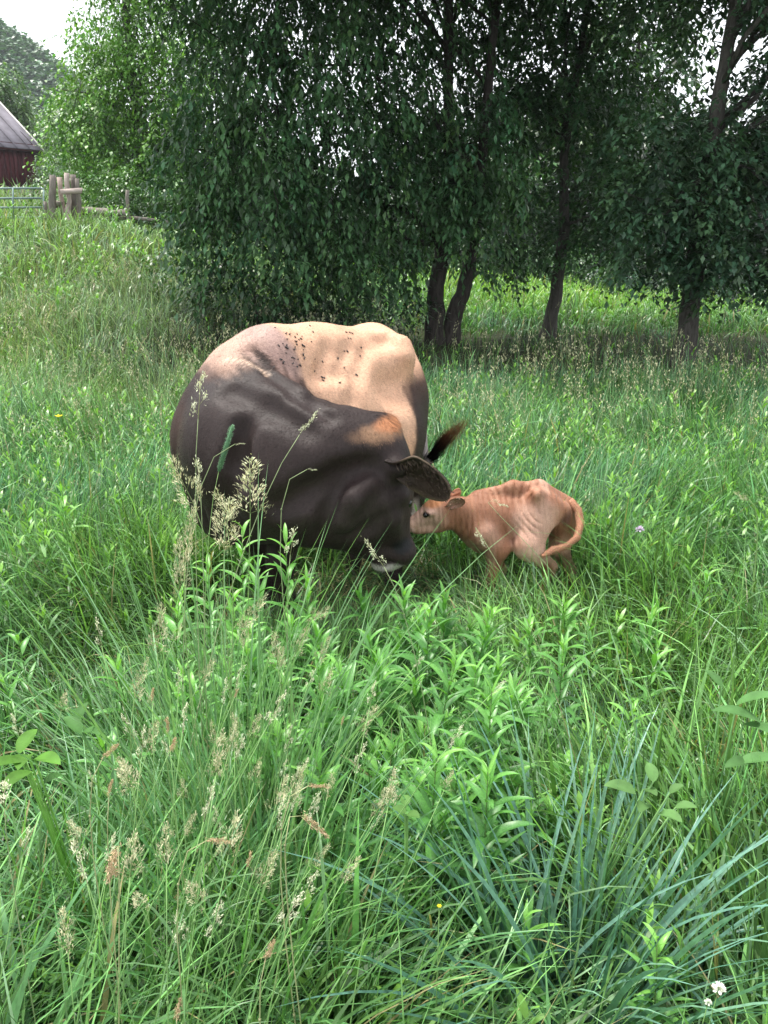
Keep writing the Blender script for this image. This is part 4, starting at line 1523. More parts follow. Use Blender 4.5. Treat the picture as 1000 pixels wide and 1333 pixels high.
# ------------------------------------------------------------------ meadow
def inside_body(x, y):
    """True where an animal stands (its footprint, kept clear of tall growth)"""
    P0 = np.stack([x - CO[0], y - CO[1]], -1)
    a = P0 @ CF[:2]
    b = P0 @ CL[:2]
    trunk_ = (((a - .02) / .80) ** 2 + (b / .36) ** 2) < 1
    head_ = (np.hypot((x + .02) / .34, (y - 2.88) / .2) < 1) | (np.hypot((x + .3) / .42, (y - 3.02) / .24) < 1)
    cf = (np.hypot((x - .55) / .40, (y - 3.7) / .2) < 1)
    return trunk_, head_, cf


def scatter(n, y0, y1, r, pad=.9, slope=.52):
    """points even over the ground the camera takes in between two distances"""
    y = y0 + (y1 - y0) * r.random(int(n * 2.2))
    hw = slope * y + pad
    keep = r.random(len(y)) < hw / (slope * y1 + pad)
    y = y[keep][:n]
    x = r.uniform(-1, 1, len(y)) * (slope * y + pad)
    return x, y


def patch_col(x, y, r):
    """grass colour: species patches"""
    n = len(x)
    p1 = fbm(x, y, .8)[:, None]
    p2 = fbm(x + 40, y - 20, .35)[:, None]
    base = np.array([.108, .250, .085])
    blue = np.array([.095, .240, .125])
    yel = np.array([.165, .320, .085])
    c = base * (1 - S((p1 - .45) / .25)) + blue * S((p1 - .45) / .25)
    c = c * (1 - S((p2 - .5) / .2) * .6) + yel * S((p2 - .5) / .2) * .6
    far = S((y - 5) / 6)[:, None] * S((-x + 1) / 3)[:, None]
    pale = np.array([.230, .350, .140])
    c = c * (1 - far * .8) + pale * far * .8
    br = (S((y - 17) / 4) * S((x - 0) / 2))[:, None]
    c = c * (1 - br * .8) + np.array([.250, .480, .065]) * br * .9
    c = c * np.exp(r.normal(-.12, .46, n))[:, None] * (1 + np.array([.15, .05, -.1]) * r.normal(0, .5, n)[:, None])
    mint = r.random(n) < .10
    c[mint] = np.array([.26, .42, .24]) * r.uniform(.7, 1.2, mint.sum())[:, None]
    dry = r.random(n) < .035
    c[dry] = np.array([.38, .33, .17]) * r.uniform(.6, 1.1, dry.sum())[:, None]
    return np.clip(c, .01, .6)


def hollow(x, y):
    """height of the sward: dips and lodged patches seen in the photograph"""
    h = np.ones_like(x)
    for (cx_, cy_, rx, ry, a) in ((-1.05, 2.75, .42, .38, .62), (-.95, 1.9, .3, .25, .45), (.62, 2.35, .35, .3, .50), (.10, 3.35, .45, .35, .45), (-1.5, 8.2, 1.6, .9, .3), (.9, 7.4, 2, .8, .2)):
        h = h - a * np.exp(-(((x - cx_) / rx) ** 2 + ((y - cy_) / ry) ** 2))
    return h


def meadow(name, n, y0, y1, h0, w0, segs, seed, label, lean=.35, pad=.9, dens=None, slope=.52):
    r = np.random.default_rng(seed)
    x, y = scatter(n, y0, y1, r, pad, slope)
    tr_, hd_, cf_ = inside_body(x, y)
    k = ~(tr_ & (r.random(len(x)) < .75)) & ~(cf_ & (r.random(len(x)) < .6))
    k &= ~((r.random(len(x)) < .86 * S((y - 9.5) / 1.5) * S((17.0 - y) / 1.5) * S((x + 4.5) / 2)))     # sparse growth under the trees, thinned further so dark soil deepens the shade
    x, y, tr_, hd_, cf_ = x[k], y[k], tr_[k], hd_[k], cf_[k]
    k = (r.random(len(x)) > .8) | ~((np.hypot((x - .36) / .24, (y - 1.28) / .26) < 1) | (np.hypot((x - .60) / .26, (y - 2.22) / .24) < 1))
    x, y, tr_, hd_, cf_ = x[k], y[k], tr_[k], hd_[k], cf_[k]
    n = len(x)
    # blades stand in tufts
    gx_, gy_ = np.round(x / .09), np.round(y / .09)
    jx, jy = vnoise(gx_ * 3.7, gy_ * 5.1) - .5, vnoise(gx_ * 2.3 + 9, gy_ * 6.1) - .5
    x = x * .5 + (gx_ * .09 + jx * .08) * .5 + r.normal(0, .012, n)
    y = y * .5 + (gy_ * .09 + jy * .08) * .5 + r.normal(0, .012, n)
    h = h0 * (.55 + .9 * fbm(x, y, 1.1)) * r.uniform(.45, 1.25, n) * hollow(x, y)
    h = np.where(tr_ | cf_, np.minimum(h, .22), h)
    h = np.where(hd_, np.minimum(h, .36), h)
    # sight line: growth just before the cow's legs and the calf stays low
    fr = (np.hypot((x - .05) / .60, (y - 3.15) / .75) < 1) | (np.hypot((x - .62) / .5, (y - 3.30) / .5) < 1)
    h = np.where(fr, np.minimum(h, np.where(x > .3, r.uniform(.20, .42, n), np.clip(.05 + (3.75 - y) * .32, .05, .34))), h)
    sh = S((y - 8.5) / 2) * S((x + 3.5) / 2) * S((18.5 - y) / 2)  # growth also shortened here to darken the band under the trees
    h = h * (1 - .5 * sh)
    h = h * (1 - .6 * S((y - 20.5) / .8) * S((26 - y) / 1) * (x < -3))
    base = np.stack([x, y, ground(x, y) - .01], 1)
    az0 = vnoise(x, y, .9) * 9
    az = az0 + r.normal(0, 1.1, n)
    t0 = np.abs(r.normal(0, lean * .6, n)) * np.where(r.random(n) < .25, 2.2, 1)
    bend = np.abs(r.normal(.8, .6, n))
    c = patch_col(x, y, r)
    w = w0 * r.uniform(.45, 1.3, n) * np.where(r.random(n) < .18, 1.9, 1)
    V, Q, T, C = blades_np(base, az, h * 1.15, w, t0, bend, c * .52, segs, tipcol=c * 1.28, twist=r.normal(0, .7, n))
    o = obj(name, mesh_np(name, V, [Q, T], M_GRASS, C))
    return tag(o, label, 'grass', kind='stuff')


meadow('meadow_grass', 24000, .25, 2.5, .50, .0088, 6, 101, 'tall green grass filling the foreground', pad=.7)
meadow('meadow_grass', 42000, 2.5, 5.2, .46, .0072, 4, 102, 'green grass round the cow and the calf', pad=.8)
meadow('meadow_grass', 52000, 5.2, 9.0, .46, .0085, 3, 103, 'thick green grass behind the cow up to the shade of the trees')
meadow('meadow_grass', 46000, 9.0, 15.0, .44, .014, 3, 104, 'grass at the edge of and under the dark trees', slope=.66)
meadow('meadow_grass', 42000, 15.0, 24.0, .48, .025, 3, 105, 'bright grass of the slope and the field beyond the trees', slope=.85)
meadow('meadow_grass', 30000, 24.0, 42.0, .5, .045, 3, 106, 'far grass beyond the gates and at the crest of the field', slope=.95)
meadow('meadow_grass', 14000, 42.0, 112.0, .6, .14, 2, 107, 'rough grass on the rise below the red barn', slope=.85)


def leafy(base, H, nl, L, W_, c, r, lean=None, top=(.20, .36, .06), t_lo=1.15, t_hi=.35, start=.15, spread=1.0):
    """arrays for the leaves of upright leafy stems: spiral, upper ones steeper and paler"""
    n = len(base)
    az, t0, pos, LL, cc_, bd = [], [], [], [], [], []
    la = r.uniform(0, 6.28, n)
    lt = np.abs(r.normal(0, .13, n)) if lean is None else lean
    for k in range(nl):
        u = start + (1 - start) * (k / (nl - 1)) ** .85
        off = (H * u)[:, None] * np.stack([np.sin(lt * u) * np.cos(la), np.sin(lt * u) * np.sin(la), np.cos(lt * u)], 1)
        pos.append(base + off)
        az.append(k * 2.4 + r.normal(0, .3, n) + la)
        t0.append(np.full(n, t_lo * (1 - u ** 2) + t_hi * u ** 2) + r.normal(0, .12, n))
        LL.append(L * (.8 + .5 * math.sin(u * 2.6)) * (1 - .45 * max(0, u - .8) / .2) * r.uniform(.8, 1.2, n))
        g = S((u - .72) / .28)
        cc_.append((np.array(c) * (.85 + .3 * u) * (1 - g) + np.array(top) * g)[None] * r.uniform(.75, 1.25, n)[:, None])
        bd.append(r.uniform(.35, .95, n))
    return np.concatenate(pos), np.concatenate(az), np.concatenate(LL), np.concatenate(t0), np.concatenate(bd), np.concatenate(cc_), la, lt


# far and middle-distance herbs growing through the grass: too many and too small to count
def herbs(name, n, y0, y1, seed, label, H0=.42, L=.075, nl=16, W_=.012):
    r = np.random.default_rng(seed)
    x, y = scatter(n, y0, y1, r)
    tr_, hd_, cf_ = inside_body(x, y)
    k = ~(tr_ | cf_ | hd_) & (fbm(x + 7, y + 3, .7) > .42)
    k &= ~(np.hypot((x - .45) / .8, (y - 3.2) / .5) < 1)
    k &= ~((y > 9.5) & (y < 17) & (x > -4.5) & (r.random(len(x)) < .93))  # herbs left out under the trees to keep the shade band dark
    x, y = x[k], y[k]
    base = np.stack([x, y, ground(x, y)], 1)
    H = H0 * r.uniform(.6, 1.25, len(x)) * np.clip(hollow(x, y), .5, 1)
    p, az, LL, t0, bd, c, la, lt = leafy(base, H, nl, L, W_, (.080, .200, .052), r, top=(.20, .40, .07))
    V, Q, T, C = blades_np(p, az, LL, np.full(len(p), W_) * r.uniform(.7, 1.4, len(p)), t0, bd, c, 3, belly=.7)
    o = obj(name, mesh_np(name, V, [Q, T], M_LEAF, C))
    tag(o, label, 'herbs', kind='stuff')


herbs('meadow_herbs', 1300, 2.6, 6.0, 201, 'leafy narrow leaved weeds among the grass round the cow')
herbs('meadow_herbs', 1500, 6.0, 12.0, 202, 'leafy weeds among the grass behind the cow', .44, .09, 12, .018)
herbs('meadow_herbs', 1500, 12.0, 24.0, 203, 'leafy weeds on the far slope and field', .5, .13, 10, .035)
herbs('meadow_herbs', 260, .5, 2.6, 204, 'leafy weeds low in the foreground grass', .34, .07, 16, .013)


# ground clutter: short dead and green litter that hides the soil
def litter(n, y0, y1, seed):
    r = np.random.default_rng(seed)
    x, y = scatter(n, y0, y1, r)
    base = np.stack([x, y, ground(x, y) + r.uniform(0, .08, len(x))], 1)
    c = np.where(r.random(len(x))[:, None] < .14, np.array([.22, .18, .09]), np.array([.032, .075, .022])) * r.uniform(.6, 1.2, len(x))[:, None]
    V, Q, T, C = blades_np(base, r.uniform(0, 6.28, len(x)), r.uniform(.08, .25, len(x)), r.uniform(.003, .008, len(x)), r.uniform(.7, 1.5, len(x)), r.uniform(0, .8, len(x)), c, 2)
    tag(obj('grass_litter', mesh_np('grass_litter', V, [Q, T], M_GRASS, C)), 'matted dead and green grass lying low between the stems', 'grass', kind='stuff')


litter(30000, .3, 6.5, 210)
# grass trodden flat round the hooves
r = np.random.default_rng(211)
n = 5200
x, y = r.normal(.05, .55, n), r.normal(3.45, .38, n)
base = np.stack([x, y, ground(x, y) + r.uniform(.0, .05, n)], 1)
c = np.where(r.random(n)[:, None] < .3, np.array([.30, .27, .13]), np.array([.085, .19, .055])) * r.uniform(.5, 1.2, n)[:, None]
V, Q, T, C = blades_np(base, r.uniform(0, 6.28, n), r.uniform(.12, .32, n), r.uniform(.004, .009, n), r.uniform(1.0, 1.5, n), r.uniform(0, .5, n), c, 4)
tag(obj('trodden_grass', mesh_np('trodden_grass', V, [Q, T], M_GRASS, C)), 'grass trodden flat round the hooves of the animals', 'grass', kind='stuff')


# seed heads --------------------------------------------------------
def spikelets(p, ax, r, n, spread, L, col):
    """small pointed scales clustered about an axis; arrays for blades"""
    ax = ax / np.linalg.norm(ax)
    az = r.uniform(0, 2 * math.pi, n)
    return p + r.normal(0, spread, (n, 3)), az, L * r.uniform(.7, 1.3, n)


def panicle_mesh(kind, seed):
    """seed head standing on its own origin along +Z, 1 unit = 1 m"""
    r = np.random.default_rng(seed)
    pos, az, L, W_, t0, c = [], [], [], [], [], []
    m = MB()
    if kind == 'orchard':
        H = .115
        m.tube([(0, 0, 0), (.002, 0, H * .5), (.004, .001, H)], [.0011, .0009, .0005], 4, (.30, .36, .18))
        for k in range(11):
            u = k / 10
            a = k * 2.5 + r.normal(0, .4)
            out = (.022 * (1 - u) ** .8 + .003) * r.uniform(.7, 1.3)
            c0 = np.array([math.cos(a) * out, math.sin(a) * out, H * (.08 + .86 * u)])
            m.tube([(0, 0, max(0, c0[2] - out * 1.1)), c0], [.0006, .0005], 3, (.3, .36, .18))
            q = int(42 * (1 - .45 * u))
            sp = np.array([.0050, .0050, .0090]) * (1.15 - .45 * u)
            pos.append(c0 + r.normal(0, 1, (q, 3)) * sp)
            az.append(np.arctan2(*(pos[-1][:, :2] - c0[:2] * .4).T[::-1]))
            L.append(r.uniform(.006, .010, q)); W_.append(r.uniform(.0018, .003, q)); t0.append(r.normal(.45, .3, q))
            c.append(np.array([.47, .52, .33]) * r.uniform(.6, 1.25, (q, 1)) * (1 + np.array([.25, .02, .05]) * r.random((q, 1))))
    elif kind == 'sparse':
        H = .10
        m.tube([(0, 0, 0), (.003, 0, H)], [.0010, .0005], 4, (.42, .42, .26))
        for k, (u, out) in enumerate(((.12, .014), (.38, .010), (.62, .006), (.85, .003))):
            a = k * 2.7 + seed
            c0 = np.array([math.cos(a) * out, math.sin(a) * out, H * u + .012])
            m.tube([(0, 0, H * u - .005), c0], [.0006, .0005], 3, (.42, .42, .26))
            q = 34
            pos.append(c0 + r.normal(0, 1, (q, 3)) * np.array([.0040, .0040, .0085]))
            az.append(r.uniform(0, 6.28, q)); L.append(r.uniform(.006, .010, q)); W_.append(r.uniform(.0018, .003, q)); t0.append(r.normal(.4, .25, q))
            c.append(np.array([.60, .62, .45]) * r.uniform(.7, 1.25, (q, 1)))
    elif kind == 'timothy':
        H = .10
        q = 950
        z = r.random(q) * H
        a = r.uniform(0, 6.28, q)
        rr = .0042 * np.minimum(1, np.minimum(z / .006, (H - z) / .010 + .25))
        pos.append(np.stack([np.cos(a) * rr, np.sin(a) * rr, z], 1)); az.append(a)
        L.append(r.uniform(.0028, .0045, q)); W_.append(r.uniform(.001, .0017, q)); t0.append(r.normal(.6, .2, q))
        c.append(np.array([.21, .36, .23]) * r.uniform(.7, 1.3, (q, 1)))
        m.tube([(0, 0, 0), (0, 0, H * .5), (0, 0, H * .97)], [.0036, .0042, .003], 7, (.14, .27, .16))
    else:                                                    # dry
        H = .075
        m.tube([(0, 0, 0), (.002, 0, H)], [.0010, .0006], 4, (.45, .32, .18))
        for k in range(8):
            u = k / 7
            q = 40
            c0 = np.array([r.normal(0, .004), r.normal(0, .004), H * (.1 + .85 * u)])
            pos.append(c0 + r.normal(0, 1, (q, 3)) * np.array([.0045, .0045, .007]) * (1.2 - .5 * u))
            az.append(r.uniform(0, 6.28, q)); L.append(r.uniform(.006, .010, q)); W_.append(r.uniform(.0018, .003, q)); t0.append(r.normal(.5, .3, q))
            c.append(np.array([.58, .44, .28]) * r.uniform(.6, 1.2, (q, 1)))
    V, Q, T, C = blades_np(np.vstack(pos), np.concatenate(az), np.concatenate(L), np.concatenate(W_), np.concatenate(t0), np.full(sum(map(len, az)), .3), np.vstack(c), 2, belly=.9)
    m.add(V, Q, T, C)
    me = m.mesh('seed_head', M_SEED)
    return me


HEAD = {k: [panicle_mesh(k, 300 + i) for i in range(3)] for k in ('orchard', 'sparse', 'dry')}
HEAD['timothy'] = [panicle_mesh('timothy', 5)] * 3


def stalk(name, base, tip, kind, scale, label, group, headdir=None, bow=.06, rad=.0013, col=(.20, .30, .11), seed=0, leafs=0, cat='grass stalk', rt=(1, 1, 1)):
    """a grass stalk: stem (a part), seed head (a part) and sometimes blades (parts)"""
    r = np.random.default_rng(seed)
    base, tip = np.array(base, float), np.array(tip, float)
    t = np.linspace(0, 1, 9)
    L = np.linalg.norm(tip - base)
    sd = tip - base
    lat = np.array([sd[0], sd[1], 0])
    lat = lat / (np.linalg.norm(lat) + 1e-6)
    if headdir is None:
        p = base + sd * t[:, None]
        p += -lat * (np.sin(t * math.pi) * bow * L)[:, None] + np.array([0, 0, 1.0]) * (np.sin(t * math.pi) * bow * .5 * L)[:, None]
    else:
        hn = np.array(headdir, float)
        hn /= np.linalg.norm(hn)
        b1 = base + (np.array([0, 0, .45]) + sd / L * .15) * L * .8
        b2 = tip - hn * L * .13
        p = ((1 - t) ** 3)[:, None] * base + (3 * t * (1 - t) ** 2)[:, None] * b1 + (3 * t * t * (1 - t))[:, None] * b2 + (t ** 3)[:, None] * tip
    th = empty(name, tuple(base), label, cat, group)
    m = MB()
    m.tube(p - base, np.linspace(rad * 1.25, rad * .6, 9), 5, col)
    for k in (3, 6):
        m.tube([p[k] - base - (p[k + 1] - p[k]) * .03, p[k] - base + (p[k + 1] - p[k]) * .03], rad * 1.7, 5, np.array(col) * .7)
    obj('stem', m.mesh('stem', M_STEM), th)
    h = obj('seed_head', HEAD[kind][seed % 3], th)
    d = Vector(headdir) if headdir is not None else Vector(p[-1] - p[-2])
    h.location = Vector(p[-1] - base)
    h.rotation_euler = (d.to_track_quat('Z', 'Y') @ Matrix.Rotation(r.uniform(0, 6), 3, 'Z').to_quaternion()).to_euler()
    h.scale = (scale * rt[0], scale * rt[1], scale * rt[2])
    for k in range(leafs):
        i = 2 + (k * 2) % 4
        az = r.uniform(0, 6.28)
        V, Q, T, C = blades_np(np.array([p[i] - base]), np.array([az]), np.array([r.uniform(.16, .28)]), np.array([.008]), np.array([.25]), np.array([1.3]), np.array([[.10, .21, .08]]), 6, fold=True)
        obj('blade', mesh_np('blade', V, [Q, T], M_GRASS, C), th)
    return th


def gz_(x, y):
    return float(ground(x, y))


G_ST = 'single grass seed stalks in front of the cow'
# (head foot px, py, Y) , head direction px offset, base x,y ; kind ; scale
ST = [
    ('orchard', 326, 668, 1.85, (2, -65), (-.34, 1.72), 1.15, 'broad pale green upright seed head before the dark neck of the cow', (1.25, 1.25, 1)),
    ('orchard', 252, 655, 1.75, (-22, -45), (-.30, 1.5), 1.0, 'beige seed head leaning left over the chest of the cow', (1, 1, 1)),
    ('timothy', 285, 613, 2.0, (20, -66), (-.46, 1.75), 1.22, 'smooth green cylinder shaped seed spike leaning right before the neck of the cow', (1, 1, 1)),
    ('sparse', 390, 566, 1.9, (22, -28), (-.52, 1.55), .62, 'long thin pale stalk slanting right to a small head before the neck of the cow', (1, 1, 1)),
    ('sparse', 258, 545, 1.9, (6, -60), (-.44, 1.7), 1.0, 'tall straight thin stalk whose small heads reach the left shoulder of the cow', (1, 1, 1)),
    ('sparse', 261, 640, 1.8, (-3, -40), (-.42, 1.65), .7, 'small notched seed head below the tall straight stalk', (1.2, 1.2, 1)),
    ('orchard', 292, 715, 1.6, (8, -62), (-.28, 1.45), .95, 'wide greyish seed head with a curved tip over the dark chest', (1.1, 1.1, 1)),
    ('orchard', 296, 690, 1.7, (-14, -50), (-.36, 1.5), .8, 'drooping beige seed head next to the wide greyish one', (1, 1, 1)),
    ('sparse', 378, 722, 1.9, (5, -36), (-.24, 1.8), .65, 'short pale seed head under the throat of the cow', (1.3, 1.3, 1)),
    ('sparse', 500, 738, 1.9, (-30, -42), (.16, 1.75), .75, 'pale seed head leaning left across the muzzle of the cow', (1, 1, 1)),
    ('orchard', 404, 808, 1.8, (28, -18), (-.22, 1.7), .5, 'pale seed head leaning far right among the leafy plants', (1.2, 1.2, 1)),
    ('orchard', 312, 820, 1.5, (38, -50), (-.24, 1.35), .72, 'long drooping beige seed head over the leafy plants', (.7, .7, 1.1)),
    ('sparse', 306, 578, 1.95, (16, -1), (-.50, 1.7), .22, 'tiny pale head on a side stalk beside the green seed spike', (1, 1, 1)),
    ('sparse', 400, 611, 1.95, (17, 1), (-.2, 1.8), .22, 'tiny pale head on a fine stalk before the jaw of the cow', (1, 1, 1)),
    ('orchard', 236, 770, 1.45, (-2, -60), (-.30, 1.25), .8, 'greenish seed head at the top of the left bundle of stalks', (.8, .8, 1.2)),
    ('orchard', 205, 850, 1.35, (5, -66), (-.32, 1.15), .72, 'greenish seed head low in the left bundle of stalks', (.8, .8, 1.2)),
    ('orchard', 242, 730, 1.5, (10, -66), (-.33, 1.3), .85, 'pale seed head just below the chest of the cow at the left', (.8, .8, 1.2)),
    ('orchard', 175, 910, 1.25, (15, -48), (-.36, 1.05), .62, 'beige seed head leaning right left of the stalk bundle', (.7, .7, 1.1)),
    ('orchard', 362, 868, 1.5, (-8, -56), (-.16, 1.35), .62, 'pale seed head among the leafy plants right of the stalk bundle', (.8, .8, 1.1)),
    ('dry', 150, 1105, 1.05, (-10, 50), (-.42, .9), .75, 'drooping orange brown dry seed head at the lower left', (1, 1, 1)),
    ('dry', 270, 1094, 1.05, (34, 2), (-.28, .92), .5, 'flat lying beige dry seed head in the lower left grass', (.8, .8, 1)),
    ('dry', 395, 1062, 1.1, (36, 28), (-.10, .95), .62, 'beige dry seed head pointing down to the right in the foreground', (.7, .7, 1.1)),
    ('dry', 402, 1023, 1.15, (30, 2), (-.12, 1.0), .4, 'small beige dry seed head above the drooping one', (.8, .8, 1)),
    ('dry', 346, 1248, .92, (14, -30), (-.14, .82), .45, 'pale dry seed head leaning right near the bottom of the picture', (.8, .8, 1)),
    ('dry', 230, 1325, .9, (6, -26), (-.2, .8), .42, 'dry seed head at the bottom edge left of centre', (.8, .8, 1)),
    ('sparse', 6, 1052, 1.15, (0, -34), (-.55, 1.0), .5, 'whitish seed head at the left picture edge', (1.6, 1.6, 1)),
    ('dry', 135, 985, 1.2, (24, -20), (-.42, 1.05), .45, 'small pinkish dry head left of the stalk bundle', (.8, .8, 1)),
    ('dry', 142, 1035, 1.1, (4, -26), (-.40, .95), .35, 'tiny brown dry head above the orange one', (.8, .8, 1)),
    ('sparse', 845, 500, 6.0, (3, -16), (2.1, 5.9), .9, 'tall pale seed head standing above the grass at the upper right', (1.3, 1.3, 1)),
    ('orchard', 975, 650, 3.2, (-20, -10), (1.5, 3.1), .6, 'pale seed head bending left at the right picture edge', (.8, .8, 1)),
    ('sparse', 620, 690, 2.6, (10, 18), (.62, 2.3), .55, 'small pale head before the wrinkled neck of the calf', (1.3, 1.3, 1)),
    ('sparse', 640, 652, 2.9, (34, 12), (.9, 2.7), .6, 'fine pale stalk lying across the rump of the calf', (1, 1, 1)),
]
for k, (kd, px, py, Y, hd, b, sc_, lab, rt) in enumerate(ST):
    tip = P(px, py, Y)
    h2 = P(px + hd[0], py + hd[1], Y)
    col = (.20, .32, .11) if kd in ('orchard', 'timothy') else ((.34, .36, .18) if kd == 'dry' else (.27, .34, .17))
    stalk('grass_stalk', (b[0], b[1], gz_(*b)), tip, kd, sc_, lab, G_ST, h2 - tip, bow=.05, seed=400 + k, col=col, leafs=1 if kd == 'orchard' else 0, rt=rt,
          rad=.0013 if Y < 3 else .003)

# the leaning bundle of bare stems at the left: many look-alike stalks
r = np.random.default_rng(88)
RK = []
for k in range(85):
    bx, by = r.normal(-.36, .12), r.uniform(.85, 1.55)
    L = r.uniform(.75, 1.1)
    dx = r.normal(.10, .13)
    dy = r.normal(.12, .10)
    zz = math.sqrt(max(.2, L * L - dx * dx - dy * dy))
    tip = np.array([bx + dx, by + dy, gz_(bx, by) + zz * .82])
    if tip[2] > .98:
        tip[2] = .98 - r.random() * .25
    kd = ['orchard', 'orchard', 'sparse', 'sparse'][k % 4] if k % 16 else 'dry'
    o = stalk('bundle_stalk', (bx, by, gz_(bx, by)), tip, kd, r.uniform(.30, .58) * (.7 if kd == 'dry' else 1), 'seed stalk',
              'stalks of the leaning bundle at the left', None, bow=.07, seed=500 + k, leafs=2 if k % 2 else 1, col=(.20, .36, .12), rad=.0013)
    RK.append((o, '%s %s headed stalks in the %s of left bundle' % ('upright' if abs(dx) < .1 else ('right leaning' if dx > 0 else 'left leaning'), {'orchard': 'dense', 'sparse': 'thin', 'dry': 'brown'}[kd], 'front' if by < 1.15 else ('middle' if by < 1.35 else 'back')), tip[0] / tip[1]))

rank_labels(RK)

# pale small seed heads over the meadow: beyond counting
r = np.random.default_rng(93)
x, y = scatter(5200, 3.8, 15, r)
tr_, hd_, cf_ = inside_body(x, y)
k = ~(tr_ | hd_ | cf_) & ~((y < 4.2) & (x > -.9) & (x < 1.1)) & (fbm(x, y + 60, .6) > .38)
k &= ~((y > 10.3) & (x > -4) & (r.random(len(x)) < .88))  # most heads dropped under the trees so the shade band stays dark
x, y = x[k], y[k]
n = len(x)
H = r.uniform(.5, .82, n)
base = np.stack([x, y, ground(x, y)], 1)
az = r.uniform(0, 6.28, n)
la = np.abs(r.normal(.12, .12, n))
wf = np.clip(y * .0006, .0022, .009)
V, Q, T, C = blades_np(base, az, H, wf, la, np.full(n, .25), np.full((n, 3), 1.) * np.array([.24, .30, .14]), 3)
top = base + H[:, None] * np.stack([np.sin(la + .12) * np.cos(az), np.sin(la + .12) * np.sin(az), np.cos(la + .12)], 1)
q = 9
i = np.repeat(np.arange(n), q)
sp = np.array([.012, .012, .035])
pos = top[i] + r.normal(0, 1, (len(i), 3)) * sp + np.array([0, 0, -.03])
sz = np.clip(y[i] * .0022, .010, .022)
V2, Q2, T2, C2 = blades_np(pos, r.uniform(0, 6.28, len(i)), sz * 1.5, sz * .45, r.normal(.5, .4, len(i)), np.full(len(i), .3), np.array([.43, .43, .27]) * r.uniform(.6, 1.3, (len(i), 1)), 2, belly=.8)
m = MB()
m.add(V, Q, T, C)
m.add(V2, Q2, T2, C2)
tag(obj('meadow_seed_heads', m.mesh('meadow_seed_heads', M_SEED)), 'countless pale grass seed heads standing over the meadow', 'grass', kind='stuff')

# ------------------------------------------------------------------ leafy plants one can point to
LEAFV = []
for k in range(5):
    V, Q, T, C = blades_np(np.zeros((1, 3)), np.zeros(1), np.array([1.0]), np.array([.125 + .018 * k]), np.array([0.0]), np.array([.25 + .25 * k]), np.ones((1, 3)), 6, fold=True, belly=.72)
    LEAFV.append((V, Q, T))
_leafcache = {}


def leaf_me(k, tone):
    key = (k, tone)
    if key not in _leafcache:
        V, Q, T = LEAFV[k]
        cols = [(.060, .165, .045), (.075, .205, .052), (.095, .250, .058), (.115, .290, .062), (.170, .375, .078)]
        c = np.tile(np.array(cols[tone]), (len(V), 1))
        c[1::3] *= 1.25                                      # pale midrib
        _leafcache[key] = mesh_np('leaf', V, [Q, T], M_LEAF, c)
    return _leafcache[key]


def leafy_plant(x, y, H, seed, label, group, nl=30, L=.085, wide=1.0, lean=.12, bright=0):
    r = np.random.default_rng(seed)
    z = gz_(x, y)
    th = empty('leafy_plant', (x, y, z), label, 'plant', group)
    la, lt = r.uniform(0, 6.28), abs(r.normal(0, lean))
    t = np.linspace(0, 1, 8)
    sp = np.stack([H * t * np.sin(lt * t) * math.cos(la), H * t * np.sin(lt * t) * math.sin(la), H * t * np.cos(lt * t)], 1)
    m = MB()
    m.tube(sp, np.linspace(.0028, .0012, 8), 5, (.13, .22, .07))
    obj('stem', m.mesh('stem', M_STEM), th)
    for k in range(nl):
        u = .18 + .82 * (k / (nl - 1)) ** .9
        p = [float(np.interp(u, t, sp[:, j])) for j in range(3)]
        az = k * 2.4 + r.normal(0, .25)
        ti = 1.35 * (1 - u ** 1.6) + .38 * u ** 1.6 + r.normal(0, .14)
        top = max(0, (u - .8) / .2)
        s_ = L * (.75 + .55 * math.sin(u * 2.5)) * (1 - .35 * top) * r.uniform(.8, 1.2)
        tone = int(np.clip(round(.3 + 1.6 * u + 2.2 * top + r.normal(0, .5) + bright), 0, 4))
        o = obj('leaf', leaf_me(int(r.integers(0, 5)), tone), th)
        o.location = p
        o.rotation_euler = (Matrix.Rotation(az, 3, 'Z') @ Matrix.Rotation(ti, 3, 'Y')).to_euler()
        o.scale = (s_, s_ * wide, s_)
    return th


G_L = 'narrow leaved plants crowding the centre foreground'
L1 = 'upright narrow leaved plant with a bright yellow green tip in the central clump'
r = np.random.default_rng(55)
spots = []
for _ in range(6000):
    if len(spots) >= 74:
        break
    x, y = r.uniform(-.50, .50), r.uniform(1.45, 2.62)
    if (x + .02) ** 2 / .25 + (y - 2.05) ** 2 / .40 > 1.1:
        continue
    if y < 1.75 and x < -.1:
        continue
    if min([9] + [math.hypot(x - a, y - b) for a, b in spots]) > .07:
        spots.append((x, y))
RK = []
for k, (x, y) in enumerate(spots):
    Hm = .50 if y < 2.3 else .45
    zx = 'left' if x < -.15 else ('middle' if x < .17 else 'right')
    zy = 'front' if y < 1.85 else ('centre' if y < 2.25 else 'back')
    zh = Hm * r.uniform(.62, 1.25)
    big = 'tall' if zh > Hm else 'short'
    o = leafy_plant(x, y, zh, 600 + k, 'narrow leaved plant', G_L, nl=44, L=.090, wide=1)
    RK.append((o, '%s narrow leaved plants in the %s %s of central clump' % (big, zx, zy), x / y))
rank_labels(RK)
